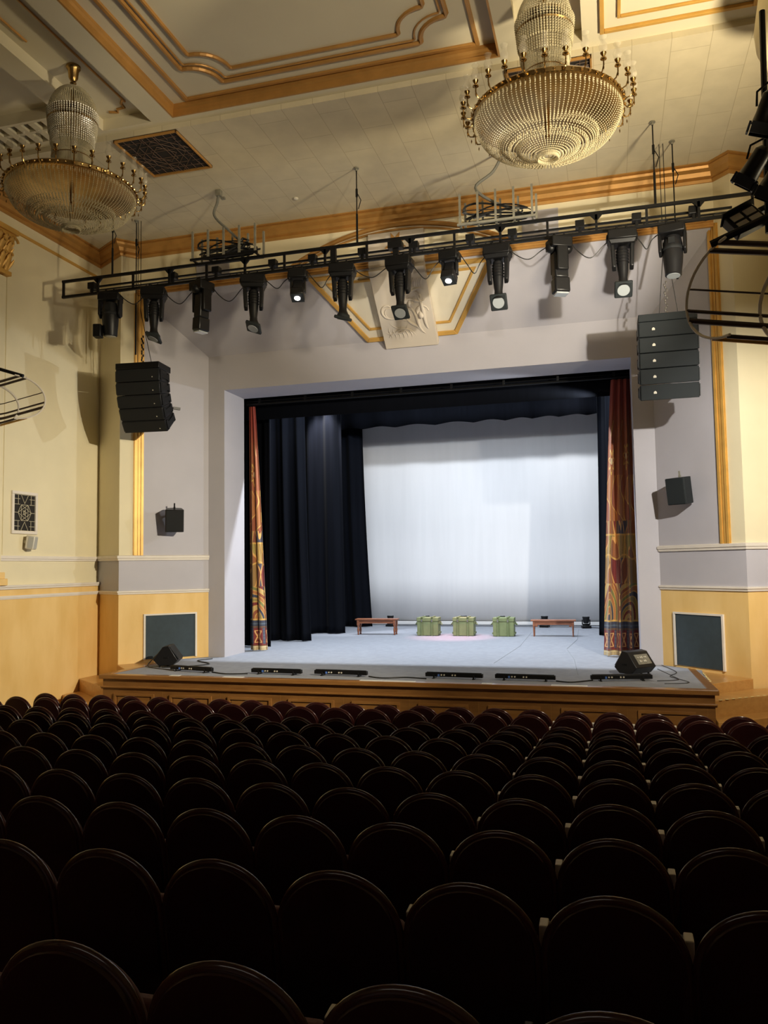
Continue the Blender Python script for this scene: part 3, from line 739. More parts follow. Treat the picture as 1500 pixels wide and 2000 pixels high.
tag(mb.build('power_cable', CABLE), 'thin black cable running along the stage floor before the backdrop', 'cable')

# stage monitors
def monitor(lab, loc, rz, panel):
    t = thing('stage_monitor', lab, 'speaker', loc, rz, 'wedge monitors on the apron')
    L = .52
    P = [(.02, .0), (.30, .0), (.41, .10), (.22, .40), (.10, .38), (-.10, .12)]
    m2 = MB(); m2.prism([(-L / 2, p[0] - .17, p[1] + .04) for p in P], (L, 0, 0)); m2.build('cabinet', BLACKP, t, bevel=.012)
    # grille on the sloping face (between P[2] and P[3])
    a = Vector((0, .41 - .17, .14)); b = Vector((0, .22 - .17, .44)); n = Vector((0, .84, .53))
    m2 = MB(); q = [a + n * .006, b + n * .006]
    m2.prism([(-L / 2 + .03, q[0].y, q[0].z + .02), (L / 2 - .03, q[0].y, q[0].z + .02), (L / 2 - .03, q[1].y, q[1].z - .02), (-L / 2 + .03, q[1].y, q[1].z - .02)], (0, .008, .006)); m2.build('grille', GRILLE, t)
    m2 = MB(); m2.box((-L / 2 - .004, .0, .20), (.01, .10, .035)); m2.box((L / 2 + .004, 0, .20), (.01, .10, .035)); m2.build('side_handle', BLACK, t, bevel=.004)
    m2 = MB()
    for x in (-.2, .2): m2.cyl((x, .02, 0), (x, .02, .05), .02, n=8); m2.cyl((x, -.14, 0), (x, -.14, .05), .02, n=8)
    m2.build('foot', BLACK, t)
    if panel:
        m2 = MB(); n2 = Vector((0, -.86, .5)); m2.box((.02, -.175, .29), (.34, .012, .20), (R(-37), 0, 0)); m2.build('connector_plate', GALV, t)
        m2 = MB()
        for k in range(9): m2.box((-.10 + .05 * (k % 5) + .012 * (k % 2), -.168 - .045 * (k // 5), .325 - .06 * (k // 5)), (.022, .014, .018 + .012 * (k % 3)), (R(-37), 0, 0))
        m2.build('socket', WHITEPL, t)
    return t
monitor('black wedge monitor on the left front corner of the stage', (-8.92, 15.0, DZ), R(-72), False)
monitor('black wedge monitor with connector plate on the right front corner of the stage', (.36, 15.2, DZ), R(48), True)
# LED bars lying along the apron
lb = thing('led_light_bar', 'short black light bar at the left end of the stage edge below the wedge monitor', 'light bar', (-7.97, 14.25, DZ), R(-12), 'black light bars along the stage edge')
m2 = MB(); m2.box((0, 0, .065), (1.04, .08, .07)); m2.box((0, 0, .105), (1.0, .05, .015)); m2.build('housing', BLACK, lb, bevel=.008)
m2 = MB(); m2.box((0, .043, .065), (.96, .006, .045)); m2.build('lens_strip', LENS, lb)
for s in (-1, 1):
    m2 = MB(); m2.box((s * .36, 0, .008), (.04, .16, .016)); m2.box((s * .36, -.045, .03), (.03, .012, .05)); m2.cyl((s * .36, -.05, .055), (s * .36, -.065, .055), .018, n=10); m2.build('foot', BLACK, lb, bevel=.003)
m2 = MB()
for x in (-.22, -.17, -.02, .03): m2.cyl((x, -.040, .065), (x, -.052, .065), .014, n=10)
m2.build('socket', WHITEPL, lb)
m2 = MB(); m2.box((-.27, -.05, .06), (.03, .02, .035)); m2.build('plug', mat('blue_plug', (.08, .18, .55), .4), lb)
for x, y, rz, lab in ((-6.13, 14.16, R(-3), 'second black light bar from the left along the stage edge'), (-4.85, 14.16, R(-3), 'third black light bar from the left along the stage edge'), (-2.73, 14.16, R(-3), 'black light bar on the stage edge just right of the middle'),
                      (-1.48, 14.14, R(-3), 'fifth black light bar from the left along the stage edge'), (.12, 14.40, R(14), 'black light bar below the right wedge monitor on the stage edge')):
    dup(lb, (x, y, DZ), rz, lab)
def drop(pts, r, lab, group, n=6, cat='cable', name='cable', m_=CABLE):
    m2 = MB(); P = [Vector(p) for p in pts]; out = []
    for i in range(len(P) - 1):
        p0 = P[max(i - 1, 0)]; p1 = P[i]; p2 = P[i + 1]; p3 = P[min(i + 2, len(P) - 1)]
        for k in range(6):
            t = k / 6; out.append(.5 * ((2 * p1) + (p2 - p0) * t + (2 * p0 - 5 * p1 + 4 * p2 - p3) * t * t + (3 * p1 - p0 - 3 * p2 + p3) * t ** 3))
    out.append(P[-1]); m2.tube(out, r, n); return tag(m2.build(name, m_), lab, cat, group)
AC = 'cables on the stage apron'
z = DZ + .012
drop([(-8.9, 14.7, z), (-8.5, 14.9, z), (-8.2, 15.4, z), (-8.75, 15.9, z), (-8.6, 16.3, z)], .012, 'black cable curling behind the left wedge monitor', AC)
drop([(-9.25, 15.2, z + .25), (-9.3, 14.95, z + .1), (-9.2, 14.7, z), (-8.4, 14.32, z)], .012, 'black cable hanging from the left wedge monitor to the floor', AC)
drop([(-7.5, 14.2, z), (-7.1, 14.0, z), (-6.7, 14.1, z)], .012, 'black cable between the first and second light bars from the left', AC)
drop([(-4.3, 14.12, z), (-4.0, 13.95, z), (-3.6, 14.1, z), (-3.2, 14.0, z)], .012, 'black cable lying between the two middle light bars', AC)
drop([(-.95, 14.1, z), (-.7, 14.0, z), (-.35, 14.3, z)], .012, 'black cable ending at the rightmost light bar', AC)
drop([(.75, 15.2, z + .1), (1.0, 15.0, z), (1.05, 14.6, z), (.7, 14.4, z)], .006, 'thin black cable looping right of the right wedge monitor', AC)
drop([(.9, 16.6, z), (1.1, 15.6, z), (.95, 15.0, z), (1.2, 14.3, z), (.8, 14.1, z)], .006, 'long black cable snaking over the right stage corner', AC)

# green panels (doors of vents) on the lower splays
for s, z1 in ((-1, 2.05), (1, 2.07)):
    ta, tb = ((.285, .84) if s < 0 else (.28, .82))
    t = thing('wall_panel', 'dark green framed panel low in the ochre wall at the %s of the stage' % SIDE[s], 'panel', (0, 0, 0))
    def ob(t0, t1, z0_, z1_, d0, d1):
        a, b, c, d = splay(s, t0, z0_, d0), splay(s, t1, z0_, d0), splay(s, t1, z0_, d1), splay(s, t0, z0_, d1)
        m2.prism([a, b, c, d], (0, 0, z1_ - z0_))
    m2 = MB(); ob(ta, tb, 1.10, z1, .0, .02); m2.build('panel', TEAL, t, smooth=False)
    m2 = MB(); e = .02; ob(ta - e, tb + e, z1, z1 + .035, 0, .04); ob(ta - e, ta, 1.09, z1, 0, .04); ob(tb, tb + e, 1.09, z1, 0, .04); m2.build('frame', WHITEP, t, smooth=False)

# ---------------------------------------------------------------- lighting truss
TY = 13.56
tr = thing('lighting_truss', 'long black ladder truss carrying spotlights in front of the stage opening', 'truss', (0, 0, 0))
X0, X1 = -10.52, 2.40
m2 = MB(); m2.bx(X0, X1, TY - .025, TY + .025, 8.89, 8.94); m2.build('top_rail', BLACK, tr, smooth=False)
m2 = MB(); m2.bx(X0, X1, TY - .025, TY + .025, 8.57, 8.62); m2.build('bottom_rail', BLACK, tr, smooth=False)
m2 = MB(); m2.bx(X0 + .5, X1 - .3, TY + .19, TY + .23, 8.80, 8.83); m2.bx(X0 + .5, X1 - .3, TY + .19, TY + .23, 8.73, 8.75); m2.build('raceway', BLACK, tr, smooth=False)
nx = 17
for k in range(nx):
    x = X0 + .025 + (X1 - X0 - .05) * k / (nx - 1)
    m2 = MB(); m2.bx(x - .02, x + .02, TY - .02, TY + .02, 8.62, 8.89)
    if k % 2 == 1:
        m2.prism([(x - .10, TY - .02, 8.89), (x + .10, TY - .02, 8.89), (x + .02, TY - .02, 8.80), (x - .02, TY - .02, 8.80)], (0, .04, 0))
    m2.build('upright', BLACK, tr, smooth=False)
fx = [-9.40, -8.42, -7.38, -6.30, -5.40, -4.53, -3.45, -2.54, -1.70, -.66, .36, 1.15]
for i, x in enumerate(fx):
    if i == 0: xx = x - .5
    else: xx = x + (.35 if i % 2 else .25)
    m2 = MB(); m2.box((xx, TY + .12, 8.80), (.15, .14, .13)); m2.box((xx, TY + .1, 8.72), (.05, .05, .14)); m2.build('power_box', BLACK, tr, smooth=False, bevel=.008)
m2 = MB(); m2.box((-3.52, TY, 8.79), (.26, .16, .12)); m2.box((-3.52, TY, 8.68), (.10, .06, .10)); m2.build('power_box', BLACK, tr, smooth=False)
m2 = MB(); m2.bx(-4.75, -4.65, TY - .04, TY + .04, 8.62, 8.90); m2.build('splice', BLACK, tr, smooth=False)
# rods to the ceiling
RG = 'suspension rods of the lighting truss'
for x, y, z0, lab in ((-4.24, TY, 8.94, 'thin steel rod with turnbuckle holding the middle of the lighting truss'), (.91, TY, 8.94, 'threaded steel rod holding the right end of the lighting truss'), (-9.36, TY, 8.94, 'thin steel rod holding the left end of the lighting truss'),
                      (1.27, 14.3, 7.9, 'steel pipe from the ceiling beside the rightmost spotlight'), (-9.30, 14.3, 7.5, 'steel pipe from the ceiling to the left loudspeaker array')):
    t = thing('suspension_rod', lab, 'rod', (x, y, H), 0, RG)
    m2 = MB(); m2.cyl((0, 0, -(H - z0)), (0, 0, 0), .011, n=8); m2.cyl((0, 0, -(H - z0)), (0, 0, -(H - z0) * .62), .02, n=8); m2.build('rod', BLACK, t)
    m2 = MB(); m2.cyl((0, 0, -.02), (0, 0, 0), .05, n=12); m2.cyl((0, 0, -.06), (0, 0, -.02), .022, n=8); m2.build('ceiling_plate', GALV, t)
    m2 = MB(); m2.cyl((0, 0, -.55), (0, 0, -.40), .022, n=8); m2.tube([(.02, 0, -.5), (.08, 0, -.62), (.03, 0, -.78)], .008, 5); m2.build('turnbuckle', BLACK, t)

# ---- moving heads on the truss
HG_ = 'spotlights hanging from the lighting truss'
def clamp(t, w_=.34, z0=0.0):
    m2 = MB(); m2.box((0, 0, .01), (.24, .09, .05)); m2.box((-.08, 0, .03), (.03, .10, .09)); m2.box((.08, 0, .03), (.03, .10, .09)); m2.build('clamp', BLACK, t, bevel=.006)
def head_plate(lab, x, ptilt, rz, lit=None, roll=0):
    """slim moving head: wide base, two arms, narrow body ending in a square lens plate"""
    t = thing('yoke_spotlight', lab, 'spotlight', (x, TY, 8.56), rz, HG_)
    clamp(t)
    m2 = MB(); m2.box((0, 0, -.10), (.46, .34, .16)); m2.prism([(-.23, -.17, -.18), (.23, -.17, -.18), (.19, -.14, -.26), (-.19, -.14, -.26)], (0, .28, 0)); m2.box((-.235, 0, -.12), (.03, .2, .09)); m2.box((.235, 0, -.12), (.03, .2, .09)); m2.build('base', BLACK, t, bevel=.018)
    for s in (-1, 1):
        m2 = MB(); m2.prism([(s * .19, -.10, -.24), (s * .19, .10, -.24), (s * .175, .075, -.62), (s * .17, .0, -.68), (s * .175, -.075, -.62)], (-s * .065, 0, 0)); m2.build('yoke_arm', BLACK, t, bevel=.014)
    B = MB(); rot = Matrix.Translation((0, 0, -.50)); B.M = rot
    B.lathe([(.05, .24), (.085, .21), (.10, .10), (.095, -.02), (.085, -.18), (.07, -.30), (.075, -.36), (.10, -.42), (.12, -.45)], (0, 0, 0), 18)
    for k in range(5): B.lathe([(.10, .16 - .05 * k), (.106, .155 - .05 * k), (.10, .15 - .05 * k)], (0, 0, 0), 18)
    hd_ = B.build('head', BLACKP, t)
    rot = Matrix.Translation((0, 0, -.99)) @ Matrix.Rotation(ptilt, 4, 'X') @ Matrix.Rotation(roll, 4, 'Y')
    B = MB(); B.M = rot; B.box((0, 0, 0.0), (.29, .29, .06)); B.lathe([(.10, .09), (.13, .02)], (0, 0, 0), 16); B.build('lens_plate', GREYGRILLE, t, bevel=.02)
    B = MB(); B.M = rot; B.cyl((0, 0, -.03), (0, 0, -.04), .10, n=24); B.build('lens', LENSLIT if lit else LENS, t)
    return t
def head_barrel(lab, x, tilt, rz, stub=False):
    t = thing('barrel_spotlight', lab, 'spotlight', (x, TY, 8.56), rz, HG_)
    clamp(t)
    m2 = MB(); m2.box((0, 0, -.10), (.42, .32, .15)); m2.build('base', BLACK, t, bevel=.02)
    for s in (-1, 1):
        m2 = MB(); m2.prism([(s * .22, -.09, -.14), (s * .22, .09, -.14), (s * .215, .10, -.45), (s * .215, .0, -.52), (s * .215, -.10, -.45)], (-s * .05, 0, 0)); m2.build('yoke_arm', BLACK, t, bevel=.014)
    rot = Matrix.Translation((0, 0, -.44)) @ Matrix.Rotation(tilt, 4, 'X')
    B = MB(); B.M = rot; B.lathe([(.07, .26), (.13, .23), (.155, .10), (.16, -.10), (.15, -.22), (.135, -.34), (.13, -.42), (.11, -.43)], (0, 0, 0), 24); B.build('head', BLACKP, t)
    B = MB(); B.M = rot; B.lathe([(.162, .05), (.168, .04), (.168, .0), (.162, -.01)], (0, 0, 0), 24); B.box((.0, -.155, .12), (.10, .02, .10)); B.build('collar', GRILLE, t)
    B = MB(); B.M = rot; B.cyl((0, 0, -.42), (0, 0, -.435), .105, n=24); B.build('lens', LENS, t)
    if stub: m2 = MB(); m2.box((-.22, -.05, -.78), (.16, .18, .26)); m2.build('side_box', BLACK, t, bevel=.02)
    return t
def head_side(lab, x, tilt, rz):
    t = thing('profile_spotlight', lab, 'spotlight', (x, TY, 8.56), rz, HG_)
    clamp(t)
    m2 = MB(); m2.box((0, 0, -.10), (.36, .34, .18)); m2.ball((-.15, 0, -.17), .09); m2.ball((.15, 0, -.17), .09); m2.build('base', BLACK, t, bevel=.018)
    for q in (-1, 1): m2 = MB(); m2.box((0, q * .14, -.38), (.20, .06, .42)); m2.build('yoke_arm', BLACK, t, bevel=.02)
    rot = Matrix.Translation((0, 0, -.50)) @ Matrix.Rotation(tilt, 4, 'X')
    B = MB(); B.M = rot; B.box((0, 0, .02), (.24, .19, .46)); B.box((0, 0, -.33), (.27, .21, .26)); B.lathe([(.1, .25), (.07, .30), (.03, .31)], (0, 0, 0), 16); B.build('head', BLACKP, t, bevel=.03)
    B = MB(); B.M = rot; B.box((.0, 0, -.475), (.22, .17, .03)); B.build('lens', LENS, t, bevel=.01)
    return t
def head_led(lab, x, tilt, rz):
    t = thing('led_spotlight', lab, 'spotlight', (x, TY, 8.56), rz, HG_)
    clamp(t)
    m2 = MB(); m2.box((0, 0, -.09), (.34, .28, .16)); m2.box((-.16, 0, -.13), (.06, .16, .12)); m2.box((.16, 0, -.13), (.06, .16, .12)); m2.build('base', BLACK, t, bevel=.02)
    for s in (-1, 1): m2 = MB(); m2.box((s * .125, 0, -.30), (.035, .12, .26)); m2.build('yoke_arm', BLACK, t, bevel=.012)
    rot = Matrix.Translation((0, 0, -.34)) @ Matrix.Rotation(tilt, 4, 'X')
    B = MB(); B.M = rot; B.box((0, 0, .03), (.19, .18, .22)); B.box((0, 0, -.14), (.25, .24, .16)); B.build('head', BLACKP, t, bevel=.03)
    B = MB(); B.M = rot; B.box((0, 0, -.225), (.24, .23, .015)); B.build('bezel', GREYGRILLE, t, bevel=.01)
    B = MB(); B.M = rot; B.cyl((0, 0, -.23), (0, 0, -.24), .055, n=20); B.build('lens', LENSLIT, t)
    return t
head_barrel('black barrel spotlight with side box, leftmost on the lighting truss', fx[0], R(4), R(15), True)
head_plate('black spotlight with square lens plate, second from the left on the truss', fx[1], R(-12), R(20), roll=R(22))
head_side('boxy black spotlight pointing straight down, third from the left on the truss', fx[2], R(4), R(70))
head_plate('black spotlight with tilted square lens plate, fourth from the left on the truss', fx[3], R(-20), R(18), roll=R(20))
head_led('small lit white spotlight, the left of two glowing on the truss', fx[4], R(-22), R(12))
head_plate('black spotlight with square plate seen edge-on, left of the cartouche centre', fx[5], R(14), R(8), roll=R(16))
head_plate('black spotlight with square lens plate hanging before the plaster relief slab', fx[6], R(-38), R(-4))
head_led('small lit white spotlight, the right of two glowing on the truss', fx[7], R(-24), R(-8))
head_plate('black spotlight with bright square plate just right of the gold cartouche', fx[8], R(-55), R(-2))
head_side('boxy black spotlight pointing down, third from the right on the truss', fx[9], R(-4), R(25))
head_plate('black spotlight with square lens plate, second from the right on the truss', fx[10], R(-45), R(3))
head_barrel('big rounded barrel spotlight, rightmost on the lighting truss', fx[11], R(-6), R(-10))
CG = 'cables sagging below the lighting truss'
names12 = ['first', 'second', 'third', 'fourth', 'fifth', 'sixth', 'seventh', 'eighth', 'ninth', 'tenth', 'eleventh', 'twelfth']
for i in range(11):
    a, b = fx[i], fx[i + 1]; sag = (.18, .28, .34, .2, .28, .2, .34, .34, .2, .3, .26)[i]
    drop([(a + .15, TY + .05, 8.56), (a + .3, TY + .08, 8.52 - sag * .6), ((a + b) / 2, TY + .1, 8.50 - sag), (b - .3, TY + .08, 8.52 - sag * .5), (b - .12, TY + .05, 8.50)], .009,
         'black cable sagging between the %s and %s spotlights from the left' % (names12[i], names12[i + 1]), CG, 5)
for i, (a, sp) in enumerate(((-8.9, .6), (-6.9, .5), (-5.1, .45), (-3.1, .5), (-2.1, .4), (.7, .5), (1.5, .6))):
    drop([(a, TY + .2, 8.74), (a + sp * .3, TY + .1, 8.60), (a + sp * .6, TY, 8.66), (a + sp, TY + .02, 8.52)], .008,
         'short black cable looped over the truss rail above the %s spotlight from the left' % names12[min(range(12), key=lambda k: abs(fx[k] - a - sp / 2))] + ('', '', '', '', '', '', ' end')[i], 'short cables looped over the truss', 5)

# cable cradles above the truss
for s, x0, x1, lab in ((-1, -7.5, -6.2, 'left'), (1, -2.32, -1.08, 'right')):
    y0 = 13.42
    t = thing('cable_cradle', 'open steel cradle of upright rods above the truss, %s one' % lab, 'cable cradle', (x0, y0, 8.94), 0, 'cable cradles above the truss')
    L = x1 - x0
    m2 = MB(); m2.bx(-.05, L + .05, -.02, .02, 0, .04); m2.bx(-.05, L + .05, .26, .30, 0, .04)
    for k in range(5): m2.bx(L * k / 4 - .015, L * k / 4 + .015, 0, .28, 0, .03)
    m2.build('base_frame', GALV if s > 0 else BLACK, t, smooth=False)
    for j in (0, 1):
        for k in range(5):
            x = L * k / 4 + .05 * j; m2 = MB(); m2.bx(x - .018, x + .018, .28 * j - .018, .28 * j + .018, .03, .52 + .05 * (1 - j)); m2.build('upright', GALV, t, smooth=False)
    m2 = MB()
    for k in range(7):
        zz = .06 + .03 * k; rr = .42 + .05 * math.sin(k * 2.1); cxx = L / 2 + .08 * math.sin(k * 1.7)
        pts = [(cxx + rr * L * math.cos(a), .14 + .08 * math.sin(a) + .03 * math.sin(k), zz + (.02 + .045 * (k % 4)) * math.sin(a * .5 + k) ** 2 + .05 * math.sin(2 * a + k) * (k > 3)) for a in [2 * PI * q / 28 for q in range(29)]]
        m2.tube(pts, .013, 6, rect=(.6, 1.5))
    if s < 0: m2.tube([(.2, .1, .1), (.6, .1, .10), (.85, .12, .22), (1.0, .12, .36), (1.1, .12, .32), (1.0, .12, .2), (.7, .12, .12)], .028, 6)
    tag(m2.build('cable_coil', CABLE), 'flat coil of thick black cable in the %s cradle above the truss' % lab, 'cable coil', 'cable coils above the truss').location = (x0, y0, 8.94)
drop([(-7.04, 13.61, H), (-7.06, 13.58, 10.1), (-7.08, 13.5, 9.8), (-6.75, 13.5, 9.45), (-6.5, 13.5, 9.2)], .026, 'thick grey cable dropping from the ceiling to the left cable cradle', 'ceiling cables', 6, m_=mat('grey_cable', (.16, .16, .14), .5))
drop([(-1.55, 13.7, H), (-1.75, 13.65, 9.95), (-2.05, 13.5, 9.62), (-1.7, 13.5, 9.3), (-1.3, 13.5, 9.15)], .026, 'thick grey cable dropping from the ceiling to the right cable cradle', 'ceiling cables', 6, m_=mat('grey_cable', (.16, .16, .14), .5))
m2 = MB(); m2.box((-7.04, 13.6, H - .06), (.10, .10, .12)); m2.box((-6.98, 13.66, H - .14), (.08, .06, .04)); tag(m2.build('cable_bracket', GALV), 'small metal bracket on the ceiling where the left grey cable starts', 'bracket')
# ceiling cable shadow casting: small smoke detector left of the middle rod
m2 = MB(); m2.lathe([(.05, 0), (.05, -.02), (.03, -.035)], (-5.75, 14.35, H), 14); tag(m2.build('smoke_detector', WHITEPL), 'tiny white disc detector on the ceiling above the truss', 'detector')

# ---------------------------------------------------------------- loudspeaker arrays
def line_array(s, face, lab):
    t = thing('line_array', lab, 'loudspeaker', (sx(s, 5.07) if s > 0 else -9.26, 14.3, 7.33), (0 if s > 0 else R(6)), 'hanging loudspeaker arrays')
    Wd, Hh = (.96 if s > 0 else .96), .272
    m2 = MB(); m2.bx(-Wd / 2, Wd / 2, -.02, .55, -.13, .0); m2.build('rigging_frame', BLACK if s < 0 else GREYGRILLE, t, bevel=.01)
    y = 0.0; zc = -.13; ang = 0.0
    for k in range(5):
        ang = R(2 + (8.5 if s < 0 else 2.6) * k)
        M_ = Matrix.Translation((0, y, zc)) @ Matrix.Rotation(ang, 4, 'X')
        B = MB(); B.M = M_
        P = [(0, 0), (0, -Hh + .008), (.46, -Hh + .035), (.46, -.035)]
        B.prism([(-Wd / 2, p[0], p[1]) for p in P], (Wd, 0, 0)); b = B.build('cabinet', BLACKP if s < 0 else GREYGRILLE, t, bevel=.008)
        B = MB(); B.M = M_; B.box((0, -.006, -Hh / 2), (Wd - .03, .014, Hh - .03)); B.build('grille', face, b, smooth=False)
        B = MB(); B.M = M_; 
        if s > 0: B.prism([(-.02 - .24, -.014, -Hh / 2 - .02), (.03 - .24, -.014, -Hh / 2 - .02), (.03 - .24, -.014, -Hh / 2 + .01), (.005 - .24, -.014, -Hh / 2 + .03), (-.02 - .24, -.014, -Hh / 2 + .01)], (0, -.004, 0))
        else: B.box((.33, -.014, -Hh / 2 - .05), (.02, .004, .02))
        B.build('emblem', WHITEPL, b, smooth=False)
        for q in (-1, 1):
            B = MB(); B.M = M_; x_ = q * (Wd / 2 + .006); hh = Hh / 2 - .03
            pr_ = [(x_, .02, -Hh / 2 - hh), (x_, .02, -Hh / 2 + hh), (x_, .09, -Hh / 2 + hh), (x_, .12, -Hh / 2 + .05), (x_, .36, -Hh / 2 + .05), (x_, .39, -Hh / 2 + hh - .02), (x_, .45, -Hh / 2 + hh - .02), (x_, .45, -Hh / 2 - hh + .02), (x_, .39, -Hh / 2 - hh + .02), (x_, .36, -Hh / 2 - .05), (x_, .12, -Hh / 2 - .05), (x_, .09, -Hh / 2 - hh)]
            B.prism(pr_, (q * .014, 0, 0)); B.build('side_plate', BLACK, b, smooth=False)
        y += Hh * math.sin(ang) ; zc -= Hh * math.cos(ang)
    for q in (-.12, .2):
        m2 = MB(); m2.tube([(q, .25, 0), (q * .2, .05, 1.1), (q * .2, .05, H - 7.33)], .007, 5); m2.build('sling', BLACK, t)
    m2 = MB()
    for k in range(14): m2.ball((.02 * math.sin(k * 2), .22, .02 + .045 * k), .03, 8, 6, (.6, .6, 1))
    m2.build('hoist_chain', STEEL if s > 0 else BLACK, t)
    return t
line_array(-1, GRILLE, 'black curved loudspeaker array hanging at the left of the stage opening')
line_array(1, GREYGRILLE, 'grey five-box loudspeaker array hanging at the right of the stage opening')

# wall speakers on the splays
def wall_speaker(s, lab, p, rz, tilt, m_):
    t = thing('wall_speaker', lab, 'speaker', p, 0, 'black speakers on the grey splays', rot=(tilt, 0, rz))
    m2 = MB(); m2.prism([(-.16, 0, -.26), (.16, 0, -.26), (.20, .02, -.26), (.16, .30, -.26), (0, .36, -.26), (-.16, .30, -.26), (-.20, .02, -.26)], (0, 0, .50)); m2.build('cabinet', m_, t, bevel=.01)
    m2 = MB(); m2.box((0, -.004, -.01), (.36, .014, .47)); m2.build('grille', GRILLE if s < 0 else GREYGRILLE, t)
    m2 = MB(); m2.box((0, .2, .25), (.04, .04, .06)); m2.box((0, .2, .30), (.03, .02, .12)); m2.box((0, .40, .1), (.05, .30, .04)); m2.build('bracket', GALV if s > 0 else BLACK, t)
p = splay(-1, .53, 4.13, .48); wall_speaker(-1, 'black speaker on the grey wall left of the stage, tilted down', p, R(32), R(12), BLACKP)
p = splay(1, .57, 4.38, .42); wall_speaker(1, 'dark grey speaker on the grey wall right of the stage, casting a brown shadow', p, R(-38), R(8), GREYGRILLE)
# small puck on the left splay and dome camera right
p = splay(-1, .62, 6.72, .03); m2 = MB(); m2.box(p, (.16, .07, .055), (0, R(3), R(45))); tag(m2.build('wall_sensor', mat('sensor_grey', (.12, .12, .12), .5)), 'small dark sensor box on the upper grey wall at left', 'sensor')
t = thing('dome_camera', 'small dark round camera at the top right corner of the stage opening', 'camera', (sx(1, 4.72), YI, 7.02), 0)
m2 = MB(); m2.cyl((0, 0, 0), (0, -.05, 0), .06, n=16); m2.build('base', BLACKP, t); m2 = MB(); m2.ball((0, -.06, 0), .05, 14, 10); m2.build('dome', LENS, t)

# ---------------------------------------------------------------- left wall details
x = XL
t = thing('wall_vent', 'upright rectangular lattice vent in a cream frame on the left wall', 'vent', (x, 13.32, 4.22))
m2 = MB(); m2.bx(.002, .01, -.30, .30, -.35, .35); m2.build('backing', DARKVOID, t, smooth=False)
m2 = MB()
for q in ((-.36, .36, .36, .42), (-.36, .36, -.42, -.36), (-.36, -.30, -.36, .36), (.30, .36, -.36, .36)): m2.bx(0, .04, q[0], q[1], q[2], q[3])
m2.build('frame', WHITEP, t, smooth=False, bevel=.006)
m2 = MB()
def vb(p, q): m2.tube([(.022, p[0] * .30, p[1] * .36), (.022, q[0] * .30, q[1] * .36)], .0065, 4)
for u in (-.6, .6): vb((u, -1), (u, -.45)); vb((u, .45), (u, 1))
for v in (-.75, -.45, .45, .75): vb((-1, v), (-.45, v)); vb((.45, v), (1, v))
for a in range(6):
    A = PI / 3 * a; B_ = A + PI / 3; vb((.62 * math.cos(A), .5 * math.sin(A)), (.62 * math.cos(B_), .5 * math.sin(B_))); vb((.62 * math.cos(A), .5 * math.sin(A)), (.62 * math.cos(A + 2 * PI / 3), .5 * math.sin(A + 2 * PI / 3)))
vb((0, .5), (-.35, 1)); vb((0, .5), (.35, 1)); vb((0, -.5), (-.35, -1)); vb((0, -.5), (.35, -1)); vb((-1, 0), (-.62, 0)); vb((.62, 0), (1, 0))
for a in range(5): vb((.2 * math.cos(a * 1.26), .2 * math.sin(a * 1.26)), (.2 * math.cos(a * 1.26 + 2.5), .2 * math.sin(a * 1.26 + 2.5)))
m2.build('lattice', mat('lattice_paint', (.42, .38, .28), .6), t, smooth=False)
t = thing('small_wall_speaker', 'small white box speaker on the left wall under the vent', 'speaker', (x + .14, 13.38, 3.63), 0, rot=(R(0), R(8), R(20)))
m2 = MB(); m2.box((0, 0, 0), (.17, .19, .27)); m2.build('cabinet', WHITEPL, t, bevel=.02); m2 = MB(); m2.box((.02, -.0975, 0), (.10, .006, .22)); m2.box((.088, 0, 0), (.006, .15, .23)); m2.build('grille', mat('light_grille', (.42, .42, .40), .6, bump=(200, .2)), t)
m2 = MB(); m2.box((-.11, 0, 0), (.06, .04, .06)); m2.build('bracket', WHITEPL, t)

# Corinthian pilaster at the left edge of view
pt = thing('wall_pilaster', 'cream pilaster with gilded leafy capital at the left edge', 'pilaster', (XL, 12.25, 0))
m2 = MB(); m2.bx(0, .10, -.36, .36, 3.05, 8.75); m2.build('shaft', CREAM, pt, smooth=False)
m2 = MB(); m2.bx(0, .18, -.46, .46, 2.80, 2.93); m2.bx(0, .15, -.42, .42, 2.93, 3.05); m2.build('plinth', OCHRE, pt, smooth=False, bevel=.01)
m2 = MB(); m2.bx(0, .22, -.50, .56, 9.62, 9.72); m2.bx(0, .18, -.46, .50, 9.54, 9.62); m2.bx(0, .16, -.42, .44, 8.78, 8.86); m2.bx(0, .12, -.38, .40, 8.86, 9.55)
for row, (z0, nl, hgt) in enumerate(((8.84, 5, .34), (9.06, 4, .34), (9.22, 5, .28))):
    for k in range(nl):
        yy = -.40 + .80 * (k + .5) / nl
        pts = [(.12 + .0, yy, z0), (.16 + .02 * row, yy, z0 + hgt * .5), (.21 + .03 * row, yy, z0 + hgt * .85), (.27 + .03 * row, yy, z0 + hgt), (.29 + .03 * row, yy, z0 + hgt * .85)]
        m2.tube(pts, [.05, .075, .06, .04, .02], 8, rect=(1, .5))
        for q in (-1, 1): m2.tube([(.13, yy + q * .04, z0 + .05), (.19, yy + q * .075, z0 + hgt * .5), (.24, yy + q * .09, z0 + hgt * .72)], [.02, .03, .012], 6)
for q in (-1, 1):
    pts = [(.22 + .03 * math.cos(a * .5), q * (.40 + (.10 - .012 * a) * math.cos(a)), 9.44 + (.10 - .012 * a) * math.sin(a)) for a in [k * .5 for k in range(15)]]
    m2.tube(pts, .026, 6)
m2.build('capital', GOLD, pt, sharp=50)

